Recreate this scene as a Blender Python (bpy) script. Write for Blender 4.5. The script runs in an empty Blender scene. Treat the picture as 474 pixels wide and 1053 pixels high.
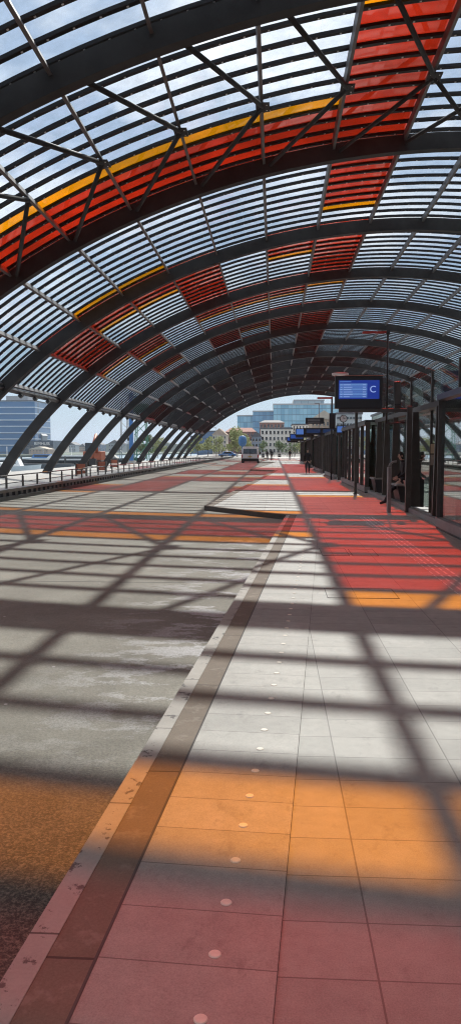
import bpy, bmesh, math, random
from mathutils import Vector, Matrix
R = math.radians
random.seed(7)
scene = bpy.context.scene
COL = scene.collection

# ------------------------------------------------------------------ helpers
H = 1.69                     # eye height
PITCH, YAW, FPX = R(4.62), R(3.25), 791.0

def at(px, py, Y):
    """world point on the plane y = Y seen at photo pixel (px, py)"""
    a = (px - 237) / FPX; b = (526.5 - py) / FPX
    dx = a; dy = math.cos(PITCH) + b * math.sin(PITCH); dz = -math.sin(PITCH) + b * math.cos(PITCH)
    X = dx * math.cos(YAW) - dy * math.sin(YAW); Yd = dx * math.sin(YAW) + dy * math.cos(YAW)
    k = Y / Yd
    return Vector((X * k, Y, H + dz * k))

class MB:
    def __init__(s): s.v = []; s.f = []; s.m = []; s.mats = []; s.sm = []
    def mi(s, mat):
        if mat not in s.mats: s.mats.append(mat)
        return s.mats.index(mat)
    def add(s, vs, fs, mat, smooth=False):
        o = len(s.v); i = s.mi(mat)
        s.v += [tuple(v) for v in vs]
        for f in fs: s.f.append(tuple(o + k for k in f)); s.m.append(i); s.sm.append(smooth)
    def box(s, x0, x1, y0, y1, z0, z1, mat):
        s.hexa([(x0,y0,z0),(x1,y0,z0),(x1,y1,z0),(x0,y1,z0),(x0,y0,z1),(x1,y0,z1),(x1,y1,z1),(x0,y1,z1)], mat)
    def hexa(s, v, mat):
        s.add(v, [(0,3,2,1),(4,5,6,7),(0,1,5,4),(1,2,6,5),(2,3,7,6),(3,0,4,7)], mat)
    def prism(s, poly, axis, a, b, mat):
        """poly: 2D points, extruded along axis from a to b"""
        n = len(poly)
        def P(p, t):
            if axis == 'x': return (t, p[0], p[1])
            if axis == 'y': return (p[0], t, p[1])
            return (p[0], p[1], t)
        vs = [P(p, a) for p in poly] + [P(p, b) for p in poly]
        fs = [tuple(range(n)), tuple(range(2*n-1, n-1, -1))] + [(i, i+n, (i+1) % n + n, (i+1) % n) for i in range(n)]
        s.add(vs, fs, mat)
    def tube(s, pts, r, mat, n=8, r2=None):
        pts = [Vector(p) for p in pts]; m = len(pts); vs = []
        for i, p in enumerate(pts):
            d = (pts[min(i+1, m-1)] - pts[max(i-1, 0)]).normalized()
            u = d.orthogonal().normalized() if abs(d.z) > .99 else d.cross(Vector((0,0,1))).normalized()
            w = d.cross(u).normalized()
            rr = r if r2 is None else r + (r2 - r) * i / (m - 1)
            for k in range(n):
                t = 2*math.pi*k/n
                vs.append(p + u*math.cos(t)*rr + w*math.sin(t)*rr)
        fs = []
        for i in range(m-1):
            for k in range(n):
                fs.append((i*n+k, i*n+(k+1) % n, (i+1)*n+(k+1) % n, (i+1)*n+k))
        fs += [tuple(range(n-1, -1, -1)), tuple(range((m-1)*n, m*n))]
        s.add(vs, fs, mat, True)
    def disc_y(s, cx, cy, cz, r, t, mat, n=24):
        s.prism([(cx+math.cos(2*math.pi*k/n)*r, cz+math.sin(2*math.pi*k/n)*r) for k in range(n)], 'y', cy, cy+t, mat)
    def disc_x(s, cx, cy, cz, r, t, mat, n=20):
        s.prism([(cy+math.cos(2*math.pi*k/n)*r, cz+math.sin(2*math.pi*k/n)*r) for k in range(n)], 'x', cx, cx+t, mat)
    def mesh(s, name):
        me = bpy.data.meshes.new(name)
        me.from_pydata(s.v, [], s.f)
        for m in s.mats: me.materials.append(m)
        me.polygons.foreach_set('material_index', s.m)
        me.polygons.foreach_set('use_smooth', s.sm)
        me.update()
        bm = bmesh.new(); bm.from_mesh(me); bmesh.ops.recalc_face_normals(bm, faces=bm.faces); bm.to_mesh(me); bm.free()
        return me
    def build(s, name, parent=None, bevel=0):
        o = bpy.data.objects.new(name, s.mesh(name)); COL.objects.link(o)
        if parent is not None:
            o.parent = parent
            w = world_loc(parent)
            o.matrix_parent_inverse = Matrix.Translation(-w)
        if bevel:
            b = o.modifiers.new('bevel', 'BEVEL'); b.width = bevel; b.segments = 2; b.limit_method = 'ANGLE'
        return o

LOCS = {}
def world_loc(o):
    return LOCS.get(o.name, Vector((0, 0, 0)))

def tag(o, label=None, cat=None, group=None, kind=None):
    if label: o['label'] = label
    if cat: o['category'] = cat
    if group: o['group'] = group
    if kind: o['kind'] = kind
    return o

def thing(name, label, cat, loc=(0,0,0), group=None):
    """an Empty; its parts are built in world coordinates and parented with the inverse"""
    o = bpy.data.objects.new(name, None); COL.objects.link(o)
    o.location = loc; o.empty_display_size = .2
    LOCS[o.name] = Vector(loc)
    return tag(o, label, cat, group)

def copy_tree(root, loc, label=None):
    c = root.copy(); COL.objects.link(c); c.location = loc
    if label: c['label'] = label
    for ch in [o for o in COL.objects if o.parent == root]:
        d = ch.copy(); COL.objects.link(d); d.parent = c
        for g in [o for o in COL.objects if o.parent == ch]:
            e = g.copy(); COL.objects.link(e); e.parent = d
    return c

# ------------------------------------------------------------------ materials
def newmat(name):
    m = bpy.data.materials.new(name); m.use_nodes = True
    nt = m.node_tree; return m, nt, nt.nodes['Principled BSDF']

def N(nt, t, **kw):
    n = nt.nodes.new(t)
    for k, v in kw.items():
        if k.startswith('i_'):
            n.inputs[k[2:].replace('_', ' ')].default_value = v
        else: setattr(n, k, v)
    return n

def mth(nt, op, a, b=None, c=None):
    n = nt.nodes.new('ShaderNodeMath'); n.operation = op
    for i, x in enumerate((a, b, c)):
        if x is None: continue
        if isinstance(x, (int, float)): n.inputs[i].default_value = x
        else: nt.links.new(x, n.inputs[i])
    return n.outputs[0]

def mixc(nt, f, a, b, mode='MIX'):
    n = nt.nodes.new('ShaderNodeMix'); n.data_type = 'RGBA'; n.blend_type = mode
    for i, x in ((0, f), (6, a), (7, b)):
        if isinstance(x, (int, float)): n.inputs[i].default_value = x
        elif isinstance(x, tuple): n.inputs[i].default_value = x if len(x) == 4 else (*x, 1)
        else: nt.links.new(x, n.inputs[i])
    return n.outputs[2]

def ramp(nt, x, stops):
    n = nt.nodes.new('ShaderNodeValToRGB'); nt.links.new(x, n.inputs[0])
    e = n.color_ramp.elements
    while len(e) < len(stops): e.new(.5)
    for k, (p, c) in zip(e, stops):
        k.position = p; k.color = (c, c, c, 1) if isinstance(c, (int, float)) else (*c, 1)
    return n.outputs[0]

def noise(nt, scale, detail=4, rough=.6, vec=None, stretch=None):
    n = N(nt, 'ShaderNodeTexNoise'); n.inputs['Scale'].default_value = scale
    n.inputs['Detail'].default_value = detail; n.inputs['Roughness'].default_value = rough
    if vec is None:
        tc = N(nt, 'ShaderNodeTexCoord'); vec = tc.outputs['Object']
    if stretch:
        mp = N(nt, 'ShaderNodeMapping'); mp.inputs['Scale'].default_value = stretch
        nt.links.new(vec, mp.inputs[0]); vec = mp.outputs[0]
    nt.links.new(vec, n.inputs['Vector'])
    return n.outputs['Fac']

def simple(name, col, rough=.5, metal=0, var=.15, scale=3, bump=0, spec=.5):
    m, nt, b = newmat(name)
    f = noise(nt, scale, 5, .65)
    lo = tuple(c*(1-var) for c in col); hi = tuple(min(1, c*(1+var)) for c in col)
    nt.links.new(ramp(nt, f, [(.3, lo), (.7, hi)]), b.inputs['Base Color'])
    b.inputs['Roughness'].default_value = rough; b.inputs['Metallic'].default_value = metal
    b.inputs['Specular IOR Level'].default_value = spec
    if bump:
        bp = N(nt, 'ShaderNodeBump'); bp.inputs['Strength'].default_value = bump; bp.inputs['Distance'].default_value = .02
        nt.links.new(f, bp.inputs['Height']); nt.links.new(bp.outputs[0], b.inputs['Normal'])
    return m

def glassmat(name, tint, refl=1.0, rough=.02, dirt=0.0):
    """thin architectural glass: tinted see-through plus a Fresnel sheen"""
    m, nt, b = newmat(name); nt.nodes.remove(b)
    out = nt.nodes['Material Output']
    tr = N(nt, 'ShaderNodeBsdfTransparent')
    if dirt:
        f = noise(nt, 1.4, 5, .6)
        d = tuple(t*(1-dirt) for t in tint)
        nt.links.new(ramp(nt, f, [(.35, tint), (.7, d)]), tr.inputs[0])
    else: tr.inputs[0].default_value = (*tint, 1)
    gl = N(nt, 'ShaderNodeBsdfGlossy'); gl.inputs['Roughness'].default_value = rough
    gl.inputs['Color'].default_value = (1, 1, 1, 1)
    lw = N(nt, 'ShaderNodeLayerWeight'); lw.inputs['Blend'].default_value = .5
    p = mth(nt, 'POWER', lw.outputs['Facing'], 5.0)
    f = mth(nt, 'MULTIPLY_ADD', p, .96*refl, .04*refl)
    mx = N(nt, 'ShaderNodeMixShader')
    nt.links.new(f, mx.inputs[0]); nt.links.new(tr.outputs[0], mx.inputs[1]); nt.links.new(gl.outputs[0], mx.inputs[2])
    nt.links.new(mx.outputs[0], out.inputs['Surface'])
    return m

def emit(name, col, strength):
    m, nt, b = newmat(name)
    b.inputs['Base Color'].default_value = (0, 0, 0, 1)
    b.inputs['Emission Color'].default_value = (*col, 1); b.inputs['Emission Strength'].default_value = strength
    b.inputs['Roughness'].default_value = .3
    return m

M = {}
M['steel'] = simple('dark painted steel', (.036, .035, .035), .6, 0, .3, 1.2, .04, .2)
M['steel_rib'] = simple('grey purlin paint', (.12, .11, .11), .5, 0, .2, 2)
M['bar'] = simple('black glazing bar', (.016, .016, .018), .5, 0, .1, 4, 0, .25)
M['bolt'] = simple('bright bolt', (.85, .85, .85), .4, 0, .05, 9)
M['g_clear'] = glassmat('clear roof glass', (.93, .955, .975), refl=.6, dirt=.08)
M['g_red'] = glassmat('red roof glass', (.77, .165, .08), dirt=.1)
M['g_orange'] = glassmat('orange roof glass', (1.0, .58, .04), dirt=.05)
M['g_red_dim'] = glassmat('light dimming red roof glass', (.53, .11, .08), dirt=.12)  # deeper copy of the red glass, tinted to dim the near floor's light
M['g_wall'] = glassmat('greenish screen glass', (.80, .88, .85), refl=1.3)
M['g_tint'] = glassmat('smoked shelter glass', (.66, .72, .69), refl=1.5)
M['black'] = simple('black metal', (.018, .018, .02), .4, 0, .15, 3)
M['frame'] = simple('dark brown steel frame', (.078, .070, .062), .36, .2, .2, 3)
M['alu'] = simple('dull aluminium', (.34, .34, .345), .45, .6, .1, 4)
M['rail'] = simple('grey base rail', (.25, .24, .235), .5, .2, .15, 4)
M['wood'] = simple('pinkish wood strip', (.42, .22, .18), .6, 0, .2, 6)
M['white'] = simple('white paint', (.78, .78, .77), .4, 0, .05, 2)
M['dglass'] = simple('dark window glass', (.012, .014, .018), .06, 0, .1, 1, spec=1)
M['rubber'] = simple('black rubber', (.02, .02, .02), .8, 0, .1, 5)
M['red'] = simple('red paint', (.5, .05, .04), .4, 0, .1, 3)
M['orange_p'] = simple('orange barrier paint', (.36, .10, .05), .5, 0, .2, 2)
M['bluep'] = simple('blue paint', (.05, .17, .42), .45, 0, .12, 2)
M['navy'] = simple('deep blue panel', (.02, .05, .22), .35, 0, .12, 2)
M['greenp'] = simple('green paint', (.08, .24, .17), .5, 0, .12, 2)
M['skin'] = simple('skin', (.52, .33, .25), .55, 0, .08, 20)
M['hair'] = simple('dark hair', (.02, .015, .012), .6, 0, .3, 40)
M['coat'] = simple('black coat cloth', (.018, .017, .02), .85, 0, .3, 14, .3)
M['jeans'] = simple('dark trousers cloth', (.025, .027, .036), .85, 0, .25, 14)
M['shoe'] = simple('dark shoe leather', (.02, .018, .018), .5, 0, .2, 9)
M['concrete'] = simple('pale concrete', (.42, .41, .39), .8, 0, .15, 1.5, .2)
M['scr_navy'] = emit('screen dark blue', (.010, .035, .30), .8)
M['scr_txt2'] = emit('screen letter', (.30, .42, .80), .9)
M['scr_row'] = emit('screen light row', (.08, .18, .52), .8)
M['scr_row2'] = emit('screen pale row', (.12, .25, .60), .8)
M['scr_txt'] = emit('screen text', (.30, .42, .80), .8)
M['scr_dim'] = emit('dim screen', (.012, .03, .10), .7)
M['scr_dim2'] = emit('half dim screen', (.02, .07, .32), .8)
M['lamp'] = emit('lit lamp glass', (1, .98, .94), 1.3)

def facade_glass(name, c1, c2, fx, fz, line=.08, rough=.15):
    """curtain wall: panes of slightly different tone between thin joints (pattern inside one part)"""
    m, nt, b = newmat(name)
    tc = N(nt, 'ShaderNodeTexCoord'); sp = N(nt, 'ShaderNodeSeparateXYZ'); nt.links.new(tc.outputs['Object'], sp.inputs[0])
    xy = mth(nt, 'ADD', sp.outputs[0], sp.outputs[1])
    u = mth(nt, 'DIVIDE', xy, fx); v = mth(nt, 'DIVIDE', sp.outputs[2], fz)
    cb = N(nt, 'ShaderNodeCombineXYZ')
    nt.links.new(mth(nt, 'FLOOR', u), cb.inputs[0]); nt.links.new(mth(nt, 'FLOOR', v), cb.inputs[1])
    wn = N(nt, 'ShaderNodeTexWhiteNoise'); nt.links.new(cb.outputs[0], wn.inputs[0])
    col = mixc(nt, wn.outputs['Value'], c1, c2)
    lu = mth(nt, 'LESS_THAN', mth(nt, 'FRACT', u), line); lv = mth(nt, 'LESS_THAN', mth(nt, 'FRACT', v), line*2)
    ln = mth(nt, 'MAXIMUM', lu, lv)
    col = mixc(nt, mth(nt, 'MULTIPLY', ln, .6), col, (.04, .06, .09))
    nt.links.new(col, b.inputs['Base Color']); b.inputs['Roughness'].default_value = rough
    b.inputs['Metallic'].default_value = 0
    b.inputs['Specular IOR Level'].default_value = .7
    return m

def line_mask(nt, coord, pitch, width, offset=0.0):
    t = mth(nt, 'FRACT', mth(nt, 'DIVIDE', mth(nt, 'SUBTRACT', coord, offset), pitch))
    d = mth(nt, 'ABSOLUTE', mth(nt, 'SUBTRACT', t, .5))          # .5 on the line
    return mth(nt, 'GREATER_THAN', d, .5 - width/pitch/2)

def paving(name, base, rot, ox, oy, px, py, joint=.007):
    """stone slabs in a grid px by py (metres), grid turned by rot about (ox, oy)"""
    m, nt, b = newmat(name)
    tc = N(nt, 'ShaderNodeTexCoord')
    mp = N(nt, 'ShaderNodeMapping'); mp.vector_type = 'TEXTURE'
    mp.inputs['Location'].default_value = (ox, oy, 0); mp.inputs['Rotation'].default_value = (0, 0, rot)
    nt.links.new(tc.outputs['Object'], mp.inputs[0])
    sp = N(nt, 'ShaderNodeSeparateXYZ'); nt.links.new(mp.outputs[0], sp.inputs[0])
    lx = line_mask(nt, sp.outputs[0], px, joint); ly = line_mask(nt, sp.outputs[1], py, joint*.8)
    ln = mth(nt, 'MAXIMUM', lx, ly)
    cb = N(nt, 'ShaderNodeCombineXYZ')
    nt.links.new(mth(nt, 'FLOOR', mth(nt, 'DIVIDE', sp.outputs[0], px)), cb.inputs[0])
    nt.links.new(mth(nt, 'FLOOR', mth(nt, 'DIVIDE', sp.outputs[1], py)), cb.inputs[1])
    wn = N(nt, 'ShaderNodeTexWhiteNoise'); nt.links.new(cb.outputs[0], wn.inputs[0])
    v1 = mth(nt, 'MULTIPLY_ADD', wn.outputs['Value'], .2, .9)
    big = noise(nt, .55, 6, .65); fine = noise(nt, 160, 3, .8); mid = noise(nt, 9, 6, .7)
    f = mth(nt, 'MULTIPLY', v1, mth(nt, 'MULTIPLY_ADD', big, .7, .65))
    f = mth(nt, 'MULTIPLY', f, mth(nt, 'MULTIPLY_ADD', fine, 1.0, .5))
    f = mth(nt, 'MULTIPLY', f, mth(nt, 'MULTIPLY_ADD', mid, .6, .7))
    cc = N(nt, 'ShaderNodeCombineXYZ')
    for i in range(3): nt.links.new(mth(nt, 'MULTIPLY', f, base[i]), cc.inputs[i])
    # dark scuffs and drips, pale specks
    sc = noise(nt, 6.5, 8, .72, stretch=(1, .6, 1)); scm = ramp(nt, sc, [(.56, 0.0), (.68, .42)])
    col = mixc(nt, scm, cc.outputs[0], (base[0]*.42, base[1]*.40, base[2]*.40))
    vo = N(nt, 'ShaderNodeTexVoronoi'); vo.inputs['Scale'].default_value = 5.5
    nt.links.new(tc.outputs['Object'], vo.inputs['Vector'])
    sel = mth(nt, 'GREATER_THAN', vo.outputs['Color'], .8)
    gum = mth(nt, 'MULTIPLY', mth(nt, 'LESS_THAN', vo.outputs['Distance'], .05), sel)
    col = mixc(nt, mth(nt, 'MULTIPLY', gum, .55), col, (.10, .095, .09))
    col = mixc(nt, mth(nt, 'MULTIPLY', ln, .62), col, (.07, .06, .055))
    nt.links.new(col, b.inputs['Base Color']); b.inputs['Roughness'].default_value = .55
    bp = N(nt, 'ShaderNodeBump'); bp.inputs['Strength'].default_value = .35; bp.inputs['Distance'].default_value = .003
    hh = mth(nt, 'SUBTRACT', mth(nt, 'MULTIPLY', fine, .5), mth(nt, 'MULTIPLY', ln, 1.0))
    nt.links.new(hh, bp.inputs['Height']); nt.links.new(bp.outputs[0], b.inputs['Normal'])
    return m

EDGE = 0.066                                   # platform edge leans this much off the hall axis
A_ROT = -math.atan(EDGE)
M['tiles'] = paving('platform slabs', (.36, .352, .318), 0, .34, 2.95, .61, .30)
M['tiles_edge'] = paving('platform edge slabs', (.37, .36, .325), A_ROT, -.60, 2.11, 6.0, .30)

def road_mat():
    m, nt, b = newmat('worn road surface')
    tc = N(nt, 'ShaderNodeTexCoord'); sp = N(nt, 'ShaderNodeSeparateXYZ'); nt.links.new(tc.outputs['Object'], sp.inputs[0])
    big = noise(nt, .35, 6, .6); mid = noise(nt, 2.2, 7, .7); fine = noise(nt, 70, 4, .8); fine2 = noise(nt, 190, 2, .8)
    base = mixc(nt, ramp(nt, big, [(.35, 0.), (.65, 1.)]), (.195, .187, .155), (.315, .305, .26))
    f = mth(nt, 'MULTIPLY', mth(nt, 'MULTIPLY_ADD', fine, 1.6, .2), mth(nt, 'MULTIPLY_ADD', mid, .7, .65))
    base = mixc(nt, 1.0, base, f, 'MULTIPLY')
    # pale scoured patches near the kerb where the salt lies
    near = ramp(nt, mth(nt, 'MULTIPLY_ADD', sp.outputs[0], .25, 1.0), [(0.50, 0.), (.85, 1.)])
    far = ramp(nt, mth(nt, 'DIVIDE', sp.outputs[1], 24), [(.16, 0.), (.24, 1.), (.62, 1.), (.78, 0.)])
    pn = noise(nt, 1.5, 8, .74, stretch=(.8, 1.3, 1))
    pm = mth(nt, 'MULTIPLY', ramp(nt, pn, [(.51, 0.), (.56, 1.)]), mth(nt, 'MULTIPLY', near, far))
    speck = ramp(nt, fine, [(.36, .25), (.56, 1.)])
    base = mixc(nt, mth(nt, 'MULTIPLY', mth(nt, 'MULTIPLY', pm, speck), .9), base, (.62, .63, .65))
    # rough dark chippings closest to the viewer
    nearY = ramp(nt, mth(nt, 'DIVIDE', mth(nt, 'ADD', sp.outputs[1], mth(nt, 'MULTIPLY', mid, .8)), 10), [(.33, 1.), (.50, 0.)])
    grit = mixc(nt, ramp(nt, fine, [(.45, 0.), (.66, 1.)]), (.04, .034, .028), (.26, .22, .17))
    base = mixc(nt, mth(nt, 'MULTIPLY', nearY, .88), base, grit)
    # oily stains, pale droppings
    st = noise(nt, 1.1, 6, .7); base = mixc(nt, ramp(nt, st, [(.60, 0.), (.72, .5)]), base, (.10, .09, .08))
    vo = N(nt, 'ShaderNodeTexVoronoi'); vo.inputs['Scale'].default_value = 3.2; nt.links.new(tc.outputs['Object'], vo.inputs['Vector'])
    sel = mth(nt, 'GREATER_THAN', vo.outputs['Color'], .62)
    dr = mth(nt, 'MULTIPLY', mth(nt, 'LESS_THAN', vo.outputs['Distance'], .045), sel)
    base = mixc(nt, mth(nt, 'MULTIPLY', dr, .75), base, (.68, .67, .65))
    # cracks and the slab joint across the lane
    jx = line_mask(nt, sp.outputs[1], 12.0, .035, 10.35)
    base = mixc(nt, mth(nt, 'MULTIPLY', jx, .75), base, (.03, .03, .03))
    nt.links.new(base, b.inputs['Base Color'])
    b.inputs['Roughness'].default_value = .85
    bp = N(nt, 'ShaderNodeBump'); bp.inputs['Strength'].default_value = .6; bp.inputs['Distance'].default_value = .008
    hh = mth(nt, 'ADD', mth(nt, 'MULTIPLY', fine, mth(nt, 'MULTIPLY_ADD', nearY, 1.2, .3)), mth(nt, 'MULTIPLY', mid, .8))
    nt.links.new(hh, bp.inputs['Height']); nt.links.new(bp.outputs[0], b.inputs['Normal'])
    return m
M['road'] = road_mat()

def band_mat():
    m, nt, b = newmat('brown gutter paving')
    fine = noise(nt, 110, 4, .8); mid = noise(nt, 3, 6, .7)
    f = mth(nt, 'MULTIPLY', mth(nt, 'MULTIPLY_ADD', fine, .9, .55), mth(nt, 'MULTIPLY_ADD', mid, .5, .75))
    tc = N(nt, 'ShaderNodeTexCoord'); sp = N(nt, 'ShaderNodeSeparateXYZ'); nt.links.new(tc.outputs['Object'], sp.inputs[0])
    c = mixc(nt, 1.0, (.205, .165, .125), f, 'MULTIPLY')
    c = mixc(nt, ramp(nt, noise(nt, 7, 7, .7), [(.55, 0.), (.64, .5)]), c, (.33, .29, .24))
    c = mixc(nt, mth(nt, 'MULTIPLY', line_mask(nt, sp.outputs[1], 1.5, .012, .9), .8), c, (.05, .04, .035))
    nt.links.new(c, b.inputs['Base Color'])
    b.inputs['Roughness'].default_value = .8
    return m
M['band'] = band_mat()

def kerb_mat():
    m, nt, b = newmat('pale kerb stone')
    tc = N(nt, 'ShaderNodeTexCoord'); sp = N(nt, 'ShaderNodeSeparateXYZ'); nt.links.new(tc.outputs['Object'], sp.inputs[0])
    fine = noise(nt, 90, 3, .8); mid = noise(nt, 4, 6, .7); blot = noise(nt, 9, 7, .7)
    f = mth(nt, 'MULTIPLY', mth(nt, 'MULTIPLY_ADD', fine, .4, .8), mth(nt, 'MULTIPLY_ADD', mid, .5, .75))
    c = mixc(nt, 1.0, (.41, .39, .35), f, 'MULTIPLY')
    c = mixc(nt, ramp(nt, blot, [(.57, 0.), (.61, .8)]), c, (.07, .06, .06))
    j = line_mask(nt, sp.outputs[1], 1.0, .010, .52)
    c = mixc(nt, mth(nt, 'MULTIPLY', j, .8), c, (.05, .045, .04))
    nt.links.new(c, b.inputs['Base Color']); b.inputs['Roughness'].default_value = .7
    return m
M['kerb'] = kerb_mat()

# ------------------------------------------------------------------ world, sun, camera
TX, TY = .112, 1.006
ELEV = math.atan(1 / math.hypot(TX, TY)); AZ = math.atan2(TX, TY)
w = bpy.data.worlds.new('World'); scene.world = w; w.use_nodes = True
nt = w.node_tree; bg = nt.nodes['Background']
sky = nt.nodes.new('ShaderNodeTexSky'); sky.sky_type = 'NISHITA'; sky.sun_disc = False
sky.sun_elevation = ELEV; sky.sun_rotation = AZ; sky.air_density = 1.0; sky.dust_density = .25; sky.ozone_density = 1.0
tc = nt.nodes.new('ShaderNodeTexCoord'); sp = nt.nodes.new('ShaderNodeSeparateXYZ')
nt.links.new(tc.outputs['Generated'], sp.inputs[0])
zc = mth(nt, 'MAXIMUM', mth(nt, 'ADD', sp.outputs[2], .12), .05)
cb = nt.nodes.new('ShaderNodeCombineXYZ')
nt.links.new(mth(nt, 'DIVIDE', sp.outputs[0], zc), cb.inputs[0]); nt.links.new(mth(nt, 'DIVIDE', sp.outputs[1], zc), cb.inputs[1])
cn = noise(nt, 1.15, 9, .58, vec=cb.outputs[0])
cm = ramp(nt, cn, [(.44, 0.), (.60, .95)])
up = ramp(nt, sp.outputs[2], [(.06, 0.), (.28, 1.)])
hz = ramp(nt, sp.outputs[2], [(0.0, .85), (.22, 0.)])
skyb = mixc(nt, hz, sky.outputs[0], (2.4, 4.1, 6.4))
skyb = mixc(nt, mth(nt, 'MULTIPLY', ramp(nt, sp.outputs[2], [(.10, .25), (.35, 1.)]), .42), skyb, (8.0, 9.4, 10.8))
skyc = mixc(nt, mth(nt, 'MULTIPLY', cm, up), skyb, (14.6, 14.7, 14.8))
nt.links.new(skyc, bg.inputs[0]); bg.inputs[1].default_value = .105

sd = bpy.data.lights.new('sun', 'SUN'); sd.energy = 4.9; sd.angle = R(.53); sd.color = (1, .95, .86)
so = bpy.data.objects.new('sun', sd); COL.objects.link(so)
so.rotation_euler = Vector((TX, TY, 1)).to_track_quat('Z', 'Y').to_euler(); so.location = (10, 60, 60)

cam = bpy.data.cameras.new('camera'); co = bpy.data.objects.new('camera', cam); COL.objects.link(co)
cam.sensor_fit = 'VERTICAL'; cam.sensor_height = 36; cam.lens = FPX / 1053 * 36
cam.clip_start = .05; cam.clip_end = 6000
co.location = (0, 0, H); co.rotation_euler = (R(90) - PITCH, 0, YAW)
scene.camera = co
scene.view_settings.view_transform = 'Standard'; scene.view_settings.look = 'None'
scene.view_settings.gamma = 1; scene.view_settings.exposure = .03
scene.view_settings.use_curve_mapping = False
cy = scene.cycles
cy.pixel_filter_type = 'BLACKMAN_HARRIS'; cy.filter_width = 1.1; cy.denoising_prefilter = 'ACCURATE'; cy.use_denoising = True; cy.max_bounces = 8; cy.diffuse_bounces = 4; cy.glossy_bounces = 4
cy.transparent_max_bounces = 28; cy.transmission_bounces = 6; cy.caustics_reflective = False; cy.caustics_refractive = False
cy.sample_clamp_indirect = 6

# ------------------------------------------------------------------ the roof curve
def zroof(X):                                   # underside of the arches above the ground
    t = max(0.0, 1 - (abs((X - 7.53) / 31.2)) ** 1.953)
    return H + 12.59 - 25.4 * (1 - t ** (1 / 1.953))
CURVE = []
_x = -23.6
while _x <= 38.67: CURVE.append((_x, zroof(_x))); _x += .05
ARC = [0.0]
for i in range(1, len(CURVE)):
    ARC.append(ARC[-1] + math.hypot(CURVE[i][0]-CURVE[i-1][0], CURVE[i][1]-CURVE[i-1][1]))
def at_arc(L):
    lo, hi = 0, len(ARC)-1
    while hi - lo > 1:
        m = (lo+hi)//2
        if ARC[m] <= L: lo = m
        else: hi = m
    t = (L - ARC[lo]) / (ARC[hi]-ARC[lo])
    a, b = CURVE[lo], CURVE[hi]
    d = Vector((b[0]-a[0], 0, b[1]-a[1])).normalized()
    return a[0]+(b[0]-a[0])*t, a[1]+(b[1]-a[1])*t, Vector((-d.z, 0, d.x))
def arc_of(X):
    for i, c in enumerate(CURVE):
        if c[0] >= X: return ARC[i]
L0 = arc_of(2.47); STEP = 2.955
def P(j, off=0.0, sub=0.0):
    """point on the roof surface at purlin j (+sub) with offset along the normal"""
    x, z, n = at_arc(L0 + (j + sub) * STEP)
    return Vector((x, 0, z)) + n * off, n

BAY, A1 = 12.0, 22.22          # arch k has its far face at A1 + 12 (k-1)
J0, J1 = -7, 10
def arch_y(k): return A1 + BAY * (k - 1)
GL = .86                        # glass offset from the underside of the arches

roof = thing('station_roof', 'long curved steel and glass roof with red and orange panes over the bus station', 'roof', (7.5, 90, 0))

def arch_mesh():
    mb = MB(); n = 110; vs = []
    La, Lb = .1, ARC[-1]-.1
    for i in range(n+1):
        x, z, nn = at_arc(La + (Lb-La)*i/n)
        p = Vector((x, 0, z))
        for (dy, off) in ((0, 0), (-.42, 0), (-.42, .68), (0, .68)):
            q = p + nn*off; vs.append((q.x, dy, q.z))
    fs = []
    for i in range(n):
        for k in range(4):
            fs.append((i*4+k, i*4+(k+1) % 4, i*4+4+(k+1) % 4, i*4+4+k))
    fs += [(0,1,2,3), tuple(n*4+k for k in (3,2,1,0))]
    mb.add(vs, fs, M['steel'])
    # thin flange lines along the near lower edge
    return mb
am = arch_mesh().mesh('arch')
K0, K1 = -4, 14
for k in range(K0, K1+1):
    o = bpy.data.objects.new('arch', am); COL.objects.link(o); o.parent = roof
    o.matrix_parent_inverse = Matrix.Translation((-7.5, -90, 0)); o.location = (0, arch_y(k), 0)

Y0R, Y1R = arch_y(K0) - .25, arch_y(K1) - .25
def slab(mb, j, y0, y1, off0, off1, half, mat, sub=0.0):
    p, n = P(j, 0, sub); t = Vector((n.z, 0, -n.x))
    c = [p + n*off0 - t*half, p + n*off0 + t*half, p + n*off1 + t*half, p + n*off1 - t*half]
    mb.hexa([(q.x, y0, q.z) for q in c] + [(q.x, y1, q.z) for q in c], mat)
for j in range(J0, J1+2):
    mb = MB(); slab(mb, j, Y0R, Y1R, .44, .80, .036, M['steel_rib'])
    slab(mb, j, Y0R, Y1R, .425, .44, .055, M['steel_rib'])
    mb.build('purlin', roof)
# edge girder with brackets along the lowest purlin on the river side
mb = MB(); slab(mb, J0, Y0R, Y1R, .20, .40, .13, M['black'], -.06)
for k in range(K0, K1):
    for q in range(1, 4):
        yy = arch_y(k) + BAY*q/4 - .25
        slab(mb, J0, yy-.16, yy+.16, -.02, .2, .12, M['black'], -.10)
mb.build('edge_girder', roof)

mb = MB(); nn_ = 90; vs = []
for i in range(nn_+1):
    p, n = P(J0 + (J1+1-J0)*i/nn_, 0)
    for (dy, off) in ((-.45, .60), (-.25, .60), (-.25, 1.0), (-.45, 1.0)): q = p+n*off; vs.append((q.x, arch_y(K1)+dy, q.z))
mb.add(vs, [(i*4+k, i*4+(k+1) % 4, i*4+4+(k+1) % 4, i*4+4+k) for i in range(nn_) for k in range(4)] + [(0,1,2,3), tuple(nn_*4+k for k in (3,2,1,0))], M['steel'])
mb.build('end_fascia', roof)
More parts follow.
